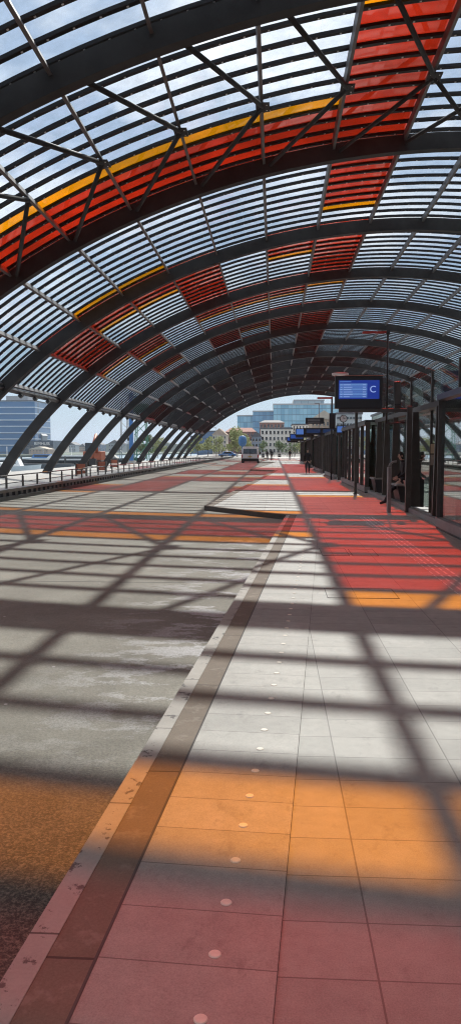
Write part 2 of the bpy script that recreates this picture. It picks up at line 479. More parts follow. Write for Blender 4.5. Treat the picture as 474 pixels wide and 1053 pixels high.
# braces in the first bay ahead
yb0, yb1 = arch_y(1), arch_y(2) - .5
def brace(a, b, r=.085):
    mb = MB(); mb.tube([a, b], r, M['steel'], 10); mb.build('brace', roof)
def RP(j, y, off=.30, sub=0.0):
    p, _ = P(j, off, sub); return Vector((p.x, y, p.z))
ym = (yb0+yb1)/2
for j in range(J0, 0):
    brace(RP(j, yb0, sub=.22), RP(j+1, ym)); brace(RP(j+1, ym), RP(j, yb1, sub=.08))
for j in (0,):
    brace(RP(j, yb0, sub=.22), RP(j+1, ym)); brace(RP(j+1, ym), RP(j, yb1, sub=.08))
for j in (1, 2, 3, 4):
    brace(RP(j, ym), RP(j+1, yb1)); brace(RP(j, yb1), RP(j+1, ym)); brace(RP(j+1, ym), RP(j, yb0+.1))
def gusset(p, w_=.24, l_=.34):
    mb = MB(); mb.box(p.x-w_, p.x+w_, p.y-l_, p.y+l_, p.z-.02, p.z+.02, M['steel'])
    for dx in (-.6, .6):
        for dy in (-.6, .6): mb.box(p.x+dx*w_-.02, p.x+dx*w_+.02, p.y+dy*l_-.02, p.y+dy*l_+.02, p.z-.035, p.z-.02, M['bolt'])
    mb.build('gusset_plate', roof)
for j in range(-3, 3): gusset(RP(j, ym, .27))

# colours of the eleven glass strips of every cell, read off the photograph
NS = 11
def pattern(k, j):
    w, o, r = 'w', 'o', 'r'
    rnd = random.Random(k*131 + j*17 + 5)
    if k == 0:  return [r]*7 + [o] + [w]*3
    if k == -1: return ([w]*5 + [o] + [r]*5) if j < 1 else [r]*11
    if k == 1:
        if j == 0: return [r, o] + [r]*9
        if j > 0 and j < 3: return [o, r, r, w, w, w, w, w, w, w, w] if j > 2 else [w]*11
        if j >= 3: return [w]*11
        return [w]*7 + [o] + [r]*3
    if k == 2:
        if j == 0: return [r]*8 + [o] + [w]*2
        if j > 0: return [w]*11
        if j in (-5, -4): return [r, o] + [w]*8 + [o]
        return [r, o] + [w]*9
    if k == 3:
        if j in (-6, -3, 0): return [r]*11
        if j in (-5, -4, -1): return [r]*5 + [o] + [w]*5
        return [w]*11
    if k == 4:
        if j == 0: return [r]*4 + [o] + [w]*6
        if j == -6: return [r]*5 + [o] + [w]*5
        if j == -5: return [r]*8 + [o] + [w]*2
        if j in (-3, -2, -1): return [r]*6 + [o] + [w]*4
        return [w]*11
    if k == 5:
        if j in (-3, -1, 0): return [r]*11
        if j in (-2, -5): return [r]*7 + [o] + [w]*3
        return [w]*11
    if k == 6:
        if j in (-2, 0): return [r]*11
        if j in (-5, -1): return [r]*5 + [o] + [w]*5
        return [w]*11
    c = rnd.random()
    if c < .20: return [r]*11
    if c < .32: return [r]*3 + [o] + [w]*7
    if c < .40: return [w]*7 + [o] + [r]*3
    if c < .46: return [o] + [w]*10
    return [w]*11
GM = {'w': M['g_clear'], 'o': M['g_orange'], 'r': M['g_red']}
BARW, BART = .175, .18
def cell(glass, bars, k, j, bolts):
    y0 = arch_y(k) - .25; pitch = BAY / NS; pat = pattern(k, j); S = 3
    for i in range(NS):
        a = y0 + i*pitch + BARW/2 - .02; b = y0 + (i+1)*pitch - BARW/2 + .02
        for s in range(S):
            p0, n0 = P(j, GL, s/S); p1, n1 = P(j, GL, (s+1)/S)
            q0 = p0 + n0*.016; q1 = p1 + n1*.016
            glass.hexa([(p0.x, a, p0.z), (p1.x, a, p1.z), (p1.x, b, p1.z), (p0.x, b, p0.z),
                        (q0.x, a, q0.z), (q1.x, a, q1.z), (q1.x, b, q1.z), (q0.x, b, q0.z)], M['g_red_dim'] if pat[i] == 'r' and k <= 0 else GM[pat[i]])
    for i in range(NS+1):
        c = y0 + i*pitch
        if i == NS: continue
        for s in range(S):
            p0, n0 = P(j, GL-.072, s/S); p1, n1 = P(j, GL-.072, (s+1)/S)
            q0 = p0 + n0*BART*.6; q1 = p1 + n1*BART*.6
            u, v = c-BARW/2, c+BARW/2
            bars.hexa([(p0.x, u, p0.z), (p1.x, u, p1.z), (p1.x, v, p1.z), (p0.x, v, p0.z),
                       (q0.x, u, q0.z), (q1.x, u, q1.z), (q1.x, v, q1.z), (q0.x, v, q0.z)], M['bar'])
        if bolts:
            for s in (.12, .37, .62, .87):
                p, n = P(j, GL-.077, s); t = Vector((n.z, 0, -n.x)); h = .03
                c4 = [p - n*.012 - t*h, p - n*.012 + t*h, p + n*.01 + t*h, p + n*.01 - t*h]
                bars.hexa([(q.x, c-h, q.z) for q in c4] + [(q.x, c+h, q.z) for q in c4], M['bolt'])
rest = MB(); restbars = MB()
single = set((k, j) for k in range(0, 7) for j in range(J0, 6))
for k in range(K0, K1):
    for j in range(J0, J1+1):
        if (k, j) in single and not (k == 0 and (j > 3 or j < -6)):
            g = MB(); b_ = MB(); cell(g, b_, k, j, k < 5)
            go = g.build('glass_panel', roof)
            b_.build('glazing_bars', go)
        else: cell(rest, restbars, k, j, False)
ro = rest.build('glass_panels', roof); ro['kind'] = 'stuff'
rb = restbars.build('glazing_bars', ro); rb['kind'] = 'stuff'

# ------------------------------------------------------------------ ground, road, platform
def sheet(name, poly, z, mat, thick=.3):
    mb = MB(); mb.prism(poly, 'z', z-thick, z, mat); o = mb.build(name); o['kind'] = 'structure'; return o
M['quay'] = simple('pale quay paving', (.36, .35, .33), .85, 0, .2, .5, .2)
M['plaza'] = simple('plaza paving', (.30, .29, .275), .85, 0, .25, .2)
RZ = -.12
sheet('ground', [(-26, -60), (1500, -60), (1500, 2600), (-26, 2600)], -.62, M['plaza'], 1.2)
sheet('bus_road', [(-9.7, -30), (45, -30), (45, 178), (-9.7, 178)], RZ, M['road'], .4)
sheet('quay', [(-25.8, -60), (-9.7, -60), (-9.7, 178), (-25.8, 178)], -.45, M['quay'], .16)
sheet('plaza', [(-25.8, 178), (220, 178), (220, 420), (-25.8, 420)], -.13, M['plaza'], .3)
# water of the wide river on the left
def water_mat():
    m, nt, b = newmat('river water')
    b.inputs['Base Color'].default_value = (.20, .28, .33, 1); b.inputs['Roughness'].default_value = .22
    f = noise(nt, .7, 6, .7, stretch=(1, 3, 1))
    bp = N(nt, 'ShaderNodeBump'); bp.inputs['Strength'].default_value = .7; bp.inputs['Distance'].default_value = .3
    nt.links.new(f, bp.inputs['Height']); nt.links.new(bp.outputs[0], b.inputs['Normal'])
    return m
sheet('river', [(-2600, -300), (-26, -300), (-26, 3000), (-2600, 3000)], -2.0, water_mat(), .5)

# platform outline: the edge is a saw-tooth of long slanting bus bays
def saw(off):
    """left boundary points; off shifts towards the platform interior"""
    pts = []
    pts.append((-.60 + EDGE*(-12 - 2.11) - .27 + off, -12))
    pts.append((-.60 + EDGE*(20 - 2.11) - .27 + off, 20.0))
    y = 23.0
    k2 = (2.15) / 41.0
    for t in range(3):
        pts.append((-2.10 + off, y)); pts.append((.05 + off, y + 41.0)); y += 44.0
    pts.append((-2.10 + off, y)); pts.append((-.9 + off, 178))
    return pts
edge0 = saw(0)
sheet('platform', saw(.27) + [(11.5, 178), (11.5, -12)], 0, M['tiles'], .125)
# edge slabs laid parallel to the kerb
def strip(name, p, w0, w1, z, mat, thick):
    """ribbon following polyline p between offsets w0 and w1 in x"""
    mb = MB(); n = len(p)
    for i in range(n-1):
        (x0, y0), (x1, y1) = p[i], p[i+1]
        mb.hexa([(x0+w0, y0, z-thick), (x0+w1, y0, z-thick), (x1+w1, y1, z-thick), (x1+w0, y1, z-thick),
                 (x0+w0, y0, z), (x0+w1, y0, z), (x1+w1, y1, z), (x1+w0, y1, z)], mat)
    o = mb.build(name); o['kind'] = 'structure'; return o
seg1 = [edge0[0], edge0[1]]
strip('edge_paving', [edge0[0], edge0[1]], .27, .87, .004, M['tiles_edge'], .004)
# thin joint between the two paving directions
mj = simple('dark joint', (.11, .10, .095), .9)
strip('paving_joint', seg1, .8695, .8725, .0045, mj, .001)
strip('paving_joint', seg1, .262, .272, .006, mj, .003)
strip('gutter_paving', seg1, .10, .262, .003, M['band'], .12)
strip('kerb', seg1, 0.0, .10, .006, M['kerb'], .13)
for q in range(2, len(edge0)-1, 2): strip('kerb', edge0[q:q+2], 0.0, .10, .006, M['band'], .13)
mdk = simple('shade-dark kerb face', (.075, .064, .054), .8)  # shade on the bay-end kerb face, put into the colour of a dark wedge
def shade_step(a, b):
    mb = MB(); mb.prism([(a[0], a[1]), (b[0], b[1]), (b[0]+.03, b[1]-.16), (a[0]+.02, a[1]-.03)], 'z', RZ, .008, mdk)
    o = mb.build('bay_end_kerb_shade'); o['kind'] = 'structure'
shade_step(edge0[2], edge0[1])
# rest of the saw-tooth kerb gets the same band
strip('gutter_paving', edge0[1:], .10, .27, .003, M['band'], .12)

# one row of round pale studs beside the edge
smat = simple('pale stud', (.85, .80, .68), .5, 0, .08, 30)
mb = MB()
n = 20; vs = [(math.cos(2*math.pi*k/n)*.022, math.sin(2*math.pi*k/n)*.022, 0) for k in range(n)] + \
    [(math.cos(2*math.pi*k/n)*.019, math.sin(2*math.pi*k/n)*.019, .003) for k in range(n)]
mb.add(vs, [tuple(range(n-1, -1, -1)), tuple(range(n, 2*n))] + [(k, (k+1) % n, n+(k+1) % n, n+k) for k in range(n)], smat)
sm = mb.mesh('paving_stud')
k = 0; y = 1.85
while y < 19.5:
    o = bpy.data.objects.new('paving_stud', sm); COL.objects.link(o)
    o.location = (-.21 + EDGE*(y - 2.16), y, .0045)
    tag(o, 'small round pale stud set in the grey slabs along the platform edge', 'stud', 'round studs along the platform edge')
    y += .2975

# tactile strip
def tact_mat():
    m, nt, b = newmat('tactile strip')
    tc = N(nt, 'ShaderNodeTexCoord'); sp = N(nt, 'ShaderNodeSeparateXYZ'); nt.links.new(tc.outputs['Object'], sp.inputs[0])
    def cellc(c, p): return mth(nt, 'ABSOLUTE', mth(nt, 'SUBTRACT', mth(nt, 'FRACT', mth(nt, 'DIVIDE', c, p)), .5))
    dx = mth(nt, 'LESS_THAN', cellc(sp.outputs[0], .10), .15); dy = mth(nt, 'LESS_THAN', cellc(sp.outputs[1], .30), .36)
    d = mth(nt, 'MULTIPLY', dx, dy)
    f = noise(nt, 20, 4, .7)
    c = mixc(nt, d, (.42, .41, .40), (.78, .76, .72)); c = mixc(nt, mth(nt, 'MULTIPLY', f, .4), c, (.3, .29, .28))
    nt.links.new(c, b.inputs['Base Color']); b.inputs['Roughness'].default_value = .6
    return m
sheet('tactile_paving', [(2.15, 3), (2.48, 3), (2.48, 19.5), (2.15, 19.5)], .004, tact_mat(), .003)

# inspection covers in the slabs (thin dark rims)
mcov = simple('cover rim', (.07, .06, .06), .6)
def cover(x0, x1, y0, y1, label):
    t = thing('inspection_cover', label, 'floor cover', ((x0+x1)/2, (y0+y1)/2, 0))
    mb = MB(); mb.box(x0, x1, y0, y1, .0, .003, M['tiles']); mb.build('lid', t)
    mb = MB(); r = .008
    mb.box(x0-r, x0, y0-r, y1+r, .0, .0055, mcov); mb.box(x1, x1+r, y0-r, y1+r, .0, .0055, mcov)
    mb.box(x0, x1, y0-r, y0, .0, .0055, mcov); mb.box(x0, x1, y1, y1+r, .0, .0055, mcov)
    mb.build('rim', t)
cover(.78, 1.20, 12.3, 13.2, 'square slab cover with a dark rim in the red lit platform, left one of two')
cover(1.26, 1.66, 12.3, 13.1, 'square slab cover with a dark rim in the red lit platform, nearer the shelters')
cover(.62, 1.42, 8.75, 9.35, 'wide slab cover with a dark rim beside the orange band of light')

# ------------------------------------------------------------------ river side barrier and railing
t = thing('bus_lane_barrier', 'low black steel barrier with open slots between road and quay', 'barrier', (-9.55, 80, RZ))
mb = MB(); mb.box(-9.68, -9.45, -20, 178, RZ, .02, M['black']); mb.build('base_beam', t)
mb = MB(); mb.box(-9.72, -9.48, -20, 178, .17, .28, M['frame']); mb.build('top_beam', t)
mb = MB(); y = 8.0
while y < 178:
    mb.box(-9.66, -9.52, y, y+.30, .02, .17, M['black']); y += .62
o = mb.build('posts', t); o['kind'] = 'stuff'
t = thing('quay_railing', 'thin grey handrail on posts along the quay behind the black barrier', 'railing', (-10.6, 90, -.45))
mb = MB(); mb.tube([(-10.6, -10, .66), (-10.6, 178, .66)], .028, M['rail']); mb.build('handrail', t)
mb = MB(); mb.tube([(-10.6, -10, .36), (-10.6, 178, .36)], .016, M['rail']); mb.build('middle_rail', t)
mb = MB(); mb.tube([(-10.6, 0, -.45), (-10.6, 0, .66)], .03, M['frame']); mb.box(-10.63, -10.57, -.05, .05, -.45, .60, M['frame'])
pm_ = mb.mesh('post')
y = 18.0
for i in range(80):
    o = bpy.data.objects.new('post', pm_); COL.objects.link(o); o.parent = t
    o.matrix_parent_inverse = Matrix.Translation((10.6, -90, .45)); o.location = (0, y, 0); y += 2.0

# unseen hall added at right behind the viewer to shut out side light
sh = thing('light_block_hall', 'unseen brown brick hall with tall windows, added to shut out light at right behind the viewer', 'building', (20, -14, -.12))
mb = MB(); mb.box(12.5, 27, -50, 11, -.12, 9.5, simple('light block brick', (.14, .10, .075), .85, 0, .25, .6)); mb.build('wall', sh)
mb = MB(); mb.box(12.3, 27.2, -50.2, 11.2, 9.5, 9.9, M['concrete']); mb.build('cornice', sh)
for q in range(9):
    mb = MB(); mb.box(12.44, 12.52, -46+q*6.2, -42.6+q*6.2, 1.0, 7.2, M['dglass']); mb.build('window', sh)

# ------------------------------------------------------------------ text helper
def text_mesh(txt, size, mat, center, normal='-y', thick=.01, parent=None, name='lettering'):
    c = bpy.data.curves.new('txt', 'FONT'); c.body = txt; c.size = size; c.extrude = thick
    c.align_x = 'CENTER'; c.align_y = 'CENTER'
    tmp = bpy.data.objects.new('txt', c); COL.objects.link(tmp)
    dg = bpy.context.evaluated_depsgraph_get(); dg.update()
    me = bpy.data.meshes.new_from_object(tmp.evaluated_get(dg))
    bpy.data.objects.remove(tmp); bpy.data.curves.remove(c)
    me.transform(Matrix.Rotation(R(90), 4, 'X')); me.transform(Matrix.Translation(center))
    me.materials.clear(); me.materials.append(mat); me.name = name
    o = bpy.data.objects.new(name, me); COL.objects.link(o)
    if parent is not None:
        o.parent = parent; o.matrix_parent_inverse = Matrix.Translation(-world_loc(parent))
    return o

# ------------------------------------------------------------------ shelters, glass wall
def fin(name_parent, x, y, h, wb=.30, wt=.15, t=.09):
    mb = MB(); mb.prism([(x, .12), (x+wb, .12), (x+wt+.06, h), (x+.06, h)], 'y', y-t/2, y+t/2, M['frame'])
    return mb.build('fin', name_parent)

gw = thing('glass_screen_wall', 'tall greenish glass screen wall with tapered dark fins behind the benches', 'glass wall', (4.2, 22, 0))
mb = MB(); mb.box(3.62, 3.80, 17.2, 30.2, .0, .13, M['rail']); mb.build('base_rail', gw, .01)
y = 12.3
yy = 15.2
for i, yy in enumerate([13.2, 15.3, 18.4, 21.5, 25.0, 26.9, 28.8]):
    fin(gw, 3.72, yy, 2.72)
mb = MB(); mb.box(3.86, 4.12, 8, 30.2, 2.72, 2.86, M['frame']); mb.build('head_beam', gw)
for i, yy in enumerate([8.0, 11.2, 15.0, 17.9, 21.0, 24.2, 27.3, 30.2]):
    mb = MB(); mb.box(4.16, 4.24, yy-.035, yy+.035, .0, 3.78, M['frame']); mb.build('mullion', gw)
for a, b in zip([8.0, 11.2, 15.0, 17.9, 21.0, 24.2, 27.3], [11.2, 15.0, 17.9, 21.0, 24.2, 27.3, 30.2]):
    mb = MB(); mb.box(4.19, 4.21, a+.035, b-.035, .12, 3.76, M['g_wall']); mb.build('pane', gw)

def shelter(y0, y1, label, n, x0=3.55, x1=5.2, h=2.78, first=False):
    t = thing('bus_shelter', label, 'shelter', (x0, (y0+y1)/2, 0), 'glass bus shelters along the platform')
    mb = MB(); mb.box(x0, x0+.22, y0, y1, .05, .24, M['rail']); mb.box(x0+.02, x0+.2, y0+.02, y1-.02, 0, .05, M['black']); mb.build('base_beam', t)
    mb = MB(); mb.box(x0-.02, x0+.2, y0, y1, h-.12, h, M['frame']); mb.build('top_beam', t)
    mb = MB(); mb.box(x0, x1, y0, y1, h, h+.07, M['black']); (mb.build('roof_slab', t) if not first else None)
    s = (y1-y0)/n
    for i in range(n+1):
        yy = y0 + s*i
        mb = MB(); mb.box(x0+.02, x0+.17, max(y0, yy-.04), min(y1, yy+.04), .24, h-.12, M['frame']); mb.build('post', t)
    for i in range(n):
        a, b = y0+s*i, y0+s*(i+1)
        mb = MB(); mb.box(x0+.09, x0+.11, a+.06, b-.06, .24, h-.12, M['g_tint']); mb.build('pane', t)
        m = (a+b)/2
        mb = MB(); mb.prism([(x0+.25, .05), (x0+.62, .05), (x0+.5, h-.1), (x0+.36, h-.1)], 'y', m-.045, m+.045, M['frame']); mb.build('fin', t)
    for yy in (y0, y1):
        mb = MB(); mb.box(x0+.17, x1-.1, yy-.012+(.03 if yy == y0 else -.03), yy+.012+(.03 if yy == y0 else -.03), .1, h-.12, M['g_tint']); mb.build('end_pane', t)
    mb = MB(); mb.box(x1-.1, x1-.07, y0, y1, .1, h-.1, M['g_wall']); mb.build('back_pane', t)
    return t
shelter(7.4, 16.8, 'nearest glass shelter with heavy grey base beam at the right edge', 4, 3.47, 5.2, 2.86, True)
shelter(30.4, 41.0, 'dark glass shelter just beyond the big blue display', 6, 3.52, 5.3)
shelter(45.6, 53.5, 'dark glass shelter right of the walking person', 5, 3.45, 5.3)
shelter(58.0, 68.0, 'dark glass shelter behind the walking person', 5, 3.42, 5.3)
shelter(74.0, 84.0, 'small looking dark shelter far down the platform', 5, 3.42, 5.3)
shelter(92.0, 104.0, 'farthest dark shelter at the end of the platform', 5, 3.42, 5.3)

# ------------------------------------------------------------------ display on its portal
def screen(par, cx, yf, cz, w, h):
    """rows of departures (unreadably small) and the stop letter panel"""
    mb = MB(); mb.box(cx-w/2, cx+w/2, yf-.006, yf, cz-h/2, cz+h/2, M['scr_navy']); mb.build('screen', par)
    mb = MB(); n = 6; x0 = cx-w/2+.02*w; x1 = cx+w/2-.30*w; top = cz+h/2-.18*h; rh = .76*h/n
    for i in range(n):
        mb.box(x0, x1, yf-.009, yf-.006, top-rh*(i+1)+.008, top-rh*i, M['scr_row'] if i % 2 else M['scr_row2'])
    mb.box(x0+.01, x0+.42*(x1-x0), yf-.009, yf-.006, cz+h/2-.11*h, cz+h/2-.05*h, M['scr_row'])
    rng = random.Random(3)
    for i in range(n):
        z = top-rh*(i+.55)
        for (u, v) in ((.03, .10), (.15, .15+.2+.2*rng.random()), (.84, .95)):
            mb.box(x0+u*(x1-x0), x0+v*(x1-x0), yf-.012, yf-.009, z-.008, z+.010, M['scr_txt'])
    mb.build('departure_rows', par)

pf = thing('portal_frame', 'dark steel portal over the platform edge of the shelters carrying the blue display', 'frame', (3.6, 21.1, 0))
mb = MB(); mb.box(3.54, 3.68, 21.0, 21.14, 0, 2.86, M['frame']); mb.build('post', pf, .008)
mb = MB(); mb.box(1.72, 3.54, 21.02, 21.12, 2.70, 2.80, M['frame']); mb.build('cross_beam', pf, .008)
mb = MB(); mb.box(2.02, 2.10, 30.6, 30.68, 0, 2.76, M['frame']); 
dsp = thing('departure_display', 'large black boxed screen with blue departure rows and the letter C', 'display', (2.25, 21.05, 2.8))
X0, X1_, Z0, Z1 = 1.62, 2.88, 2.80, 3.66
mb = MB(); mb.box(X0, X1_, 20.98, 21.24, Z0, Z1, M['black']); mb.build('housing', dsp, .012)
mb = MB(); mb.box(X0-.012, X1_+.012, 20.95, 21.26, Z1, Z1+.022, M['wood']); mb.build('top_trim', dsp)
screen(dsp, 2.25, 20.978, 3.30, 1.08, .50)
text_mesh('C', .25, M['scr_txt2'], (2.62, 20.970, 3.30), parent=dsp, name='stop_letter')

sp_ = thing('loudspeaker_column', 'tall narrow black loudspeaker beside the thin lamp pole', 'loudspeaker', (3.28, 21.07, 2.86))
mb = MB(); mb.prism([(3.20, 2.87), (3.37, 2.87), (3.35, 3.52), (3.18, 3.50)], 'y', 20.98, 21.14, M['black']); mb.build('cabinet', sp_, .01)
mb = MB(); mb.box(3.21, 3.345, 20.965, 20.978, 2.92, 3.46, M['frame']); mb.build('grille', sp_)

lp = thing('lamp_pole', 'thin black pole with a short red tipped arm above the display', 'pole', (3.04, 21.3, 0))
mb = MB(); mb.tube([(3.04, 21.3, 2.4), (3.04, 21.3, 4.86)], .026, M['black']); mb.tube([(3.04, 21.3, 2.42), (3.60, 21.12, 2.42)], .02, M['black']); mb.build('mast', lp)
mb = MB(); mb.box(2.36, 3.03, 21.24, 21.36, 4.83, 4.875, M['red']); mb.build('arm', lp)
mb = MB(); mb.box(2.99, 3.09, 21.22, 21.38, 4.80, 4.90, M['black']); mb.build('bracket', lp)

lm = thing('platform_lamp', 'flat white lamp disc hovering over the blue display on a thin stalk', 'lamp', (1.78, 21.6, 3.7))
def oval(cx, cy, rx, ry, n=20): return [(cx+rx*math.cos(2*math.pi*k/n), cy+ry*math.sin(2*math.pi*k/n)) for k in range(n)]
mb = MB(); mb.prism(oval(1.80, 21.6, .23, .16), 'z', 3.74, 3.80, M['white']); mb.build('shade', lm, .01)
mb = MB(); mb.prism(oval(1.80, 21.6, .15, .10), 'z', 3.715, 3.738, M['lamp']); mb.build('diffuser', lm)
mb = MB(); mb.tube([(1.88, 21.2, 3.3), (1.88, 21.45, 3.55), (1.84, 21.6, 3.73)], .012, M['black']); mb.build('stalk', lm)

# bollard-like grab post
gp = thing('grab_post', 'slender grey steel post with a bent top in front of the perching person', 'post', (3.08, 21.1, 0))
mb = MB(); mb.box(3.06, 3.15, 20.98, 21.20, 0, 1.22, M['rail']); mb.build('upright', gp, .01)
mb = MB(); mb.tube([(3.10, 21.09, 1.20), (3.12, 21.09, 1.30), (3.20, 21.09, 1.36), (3.30, 21.09, 1.38)], .03, M['rail']); mb.build('bent_top', gp)

# benches and leaning rests
def perch(y, label):
    t = thing('perch_bench', label, 'bench', (3.9, y, 0), 'high perching benches between the fins')
    mb = MB(); mb.prism([(3.80, .1), (4.14, .1), (4.14, .60), (3.70, .60)], 'y', y-.55, y+.55, M['black']); mb.build('base', t, .01)
    mb = MB(); mb.prism([(3.64, .60), (4.14, .60), (4.14, .66), (3.66, .655)], 'y', y-.6, y+.6, M['rail']); mb.build('seat', t, .01)
perch(23.95, 'high black bench with grey top under the perching person')
perch(29.3, 'high black bench with grey top left of the perching person')
def rest_(y, label):
    t = thing('leaning_rest', label, 'leaning rest', (3.9, y, 0), 'slanted leaning rests with wooden fronts')
    mb = MB(); mb.prism([(3.72, .82), (3.86, 1.02), (4.14, .86), (4.14, .10), (3.92, .12)], 'y', y-.10, y+.5, M['black']); mb.build('panel', t)
    mb = MB(); mb.prism([(3.66, .83), (3.71, .82), (3.91, .12), (3.86, .12)], 'y', y-.14, y+.5, M['wood']); mb.build('front_strip', t)
rest_(21.7, 'black slanted leaning rest with pinkish front strip right of the perching person')
rest_(32.2, 'black slanted leaning rest with pinkish front strip beside the far bench')

# objects seen through the glass wall, and a panel standing in for its reflection
nb = thing('notice_board', 'small cream and yellow notice board behind the glass near the widest fin', 'notice board', (4.0, 19.8, 1.5))
mb = MB(); mb.box(3.92, 4.08, 19.78, 19.82, 1.28, 1.86, M['frame']); mb.build('backing', nb)
mb = MB(); mb.box(3.935, 4.065, 19.765, 19.778, 1.60, 1.84, simple('cream paper', (.62, .55, .38), .7)); mb.build('upper_notice', nb)
mb = MB(); mb.box(3.935, 4.065, 19.765, 19.778, 1.30, 1.57, simple('grey paper', (.40, .38, .32), .7)); mb.build('lower_notice', nb)
mb = MB(); mb.box(3.985, 4.015, 19.785, 19.815, .0, 1.28, M['frame']); mb.build('stand', nb)
bd = thing('blue_reflection_panel', 'dark blue panel with a faint pale ring standing in for a reflection in the glass at right', 'display', (6.3, 22.2, 0))  # solid panel built in place of a display's reflection in the glass
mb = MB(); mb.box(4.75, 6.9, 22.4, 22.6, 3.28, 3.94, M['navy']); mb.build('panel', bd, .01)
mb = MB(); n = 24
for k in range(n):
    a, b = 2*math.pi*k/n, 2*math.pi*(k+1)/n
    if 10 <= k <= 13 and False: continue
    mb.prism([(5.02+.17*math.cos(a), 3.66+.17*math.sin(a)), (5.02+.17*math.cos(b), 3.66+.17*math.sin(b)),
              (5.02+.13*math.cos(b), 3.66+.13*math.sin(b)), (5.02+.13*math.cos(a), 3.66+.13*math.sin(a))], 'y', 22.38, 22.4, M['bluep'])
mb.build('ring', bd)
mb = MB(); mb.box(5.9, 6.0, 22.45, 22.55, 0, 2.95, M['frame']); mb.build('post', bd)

kiosk = thing('service_kiosk', 'pale rounded kiosk top with a railing seen through the green glass', 'kiosk', (8.2, 44, 0))
kx = at(425.5, 400, 44).x
mb = MB(); prof = [(-.42, 3.4), (-.42, 4.75), (-.36, 5.0), (-.2, 5.18), (0, 5.24), (.2, 5.18), (.36, 5.0), (.42, 4.75), (.42, 3.4)]
mb.prism([(kx+a, b) for a, b in prof], 'y', 43.6, 44.4, simple('pale green white panel', (.50, .58, .54), .5)); mb.build('rounded_top', kiosk)
mb = MB(); mb.box(kx-.16, kx+.16, 43.55, 43.6, 3.7, 4.35, M['dglass']); mb.build('window', kiosk)
mb = MB(); mb.box(kx-1.2, kx+2.3, 43.2, 44.8, 3.3, 3.42, M['concrete']); mb.build('deck', kiosk)
mb = MB(); mb.box(kx-.9, kx+1.9, 43.4, 44.6, -.12, 3.3, simple('green grey wall', (.12, .17, .15), .5, 0, .3, .8)); mb.build('wall', kiosk)
for q in range(3):
    mb = MB(); mb.box(kx-.7+q*.9, kx-.1+q*.9, 43.36, 43.4, .6, 2.6, M['dglass']); mb.build('window', kiosk)

# gates and displays further along
def far_gate(y, label, pole=True, size=(1.5, .62)):
    t = thing('departure_display', label, 'display', (2.3, y, 0), 'smaller blue displays further along the platform')
    mb = MB(); mb.box(3.45, 3.6, y, y+.15, 0, 2.85, M['frame']); mb.build('post', t)
    mb = MB(); mb.box(1.7, 3.45, y+.02, y+.13, 2.66, 2.78, M['frame']); mb.build('cross_beam', t)
    mb = MB(); mb.box(1.65, 1.65+size[0], y-.05, y+.2, 2.78, 2.78+size[1], M['black']); mb.build('housing', t)
    mb = MB(); mb.box(1.73, 1.57+size[0], y-.06, y-.05, 2.92, 2.72+size[1], M['scr_dim2'] if y > 70 else M['scr_row']); mb.build('screen', t)
    return t
far_gate(62.0, 'small lit blue display left of the dark sign box, above the walking person')
far_gate(84.0, 'tiny blue display low at the far end of the platform')
far_gate(104.0, 'farthest tiny display above the distant shelters')
fb = thing('departure_display', 'blue display showing directly below the large departure display', 'display', (3.6, 38, 0), 'smaller blue displays further along the platform')
a = at(345.5, 445.5, 43.5); b = at(357.5, 437.5, 43.5)
mb = MB(); mb.box(a.x, b.x, 43.5, 43.7, a.z, b.z, M['black']); mb.build('housing', fb)
mb = MB(); mb.box(a.x+.05, b.x-.04, 43.48, 43.5, a.z+.05, b.z-.05, M['scr_row']); mb.build('screen', fb)
mb = MB(); mb.box(a.x, 3.7, 43.52, 43.66, a.z-.12, a.z, M['frame']); mb.box(3.55, 3.7, 43.5, 43.68, 0, a.z-.12, M['frame']); mb.build('bracket', fb)
ib = thing('information_box', 'two storey dark sign box on a beam over the platform behind the walking person', 'sign', (2.8, 56, 0))
a = at(314, 440, 56.5); b = at(333, 429.5, 56.5)
mb = MB(); mb.box(a.x, b.x, 56.4, 56.8, a.z+.3, b.z, M['black']); mb.build('upper_box', ib)
a2 = at(312, 447, 56.5); b2 = at(346, 440, 56.5)
mb = MB(); mb.box(a2.x, b2.x, 56.45, 56.75, a2.z, b2.z, M['black']); mb.build('lower_box', ib)
mb = MB(); mb.box(a2.x+.2, a2.x+1.2, 56.43, 56.45, a2.z+.12, b2.z-.1, M['scr_dim']); mb.box(a2.x+1.4, b2.x-.2, 56.43, 56.45, a2.z+.12, b2.z-.1, M['scr_dim']); mb.build('screen', ib)
mb = MB(); mb.box(3.5, 3.65, 56.5, 56.7, 0, a2.z, M['frame']); mb.build('post', ib)
mb = MB()
for z in (.25, .5, .75): mb.box(a.x+.15, b.x-.3, 56.38, 56.4, a.z+.3+(b.z-a.z-.3)*z-.03, a.z+.3+(b.z-a.z-.3)*z+.03, simple('dim lettering grey', (.2, .2, .22)))
mb.build('text_lines', ib)

mp_ = thing('signal_mast', 'tall thin black mast standing by the second shelter with a red tipped arm', 'pole', (2.9, 44, 0))
a = at(340.5, 470, 44)
mb = MB(); top = at(340, 408, 44).z
mb.tube([(a.x, 44, 0), (a.x, 44, top)], .05, M['black']); mb.build('mast', mp_)
mb = MB(); q = at(326, 404, 44).x; mb.box(q, a.x, 43.95, 44.05, top-.12, top-.02, M['red']); mb.build('arm', mp_)
mb = MB(); mb.box(a.x-.14, a.x+.20, 43.9, 44.1, 2.9, 3.75, M['black']); mb.build('speaker_box', mp_)
mb = MB()
ck = thing('platform_clock', 'round white clock on a thin post seen below the large display', 'clock', (3.5, 40, 0))
c = at(353, 430.5, 41.5)
mb = MB(); mb.disc_y(c.x, 41.5, c.z, .20, .1, M['black']); mb.build('case', ck)
mb = MB(); mb.disc_y(c.x, 41.485, c.z, .165, .014, M['white']); mb.build('dial', ck)
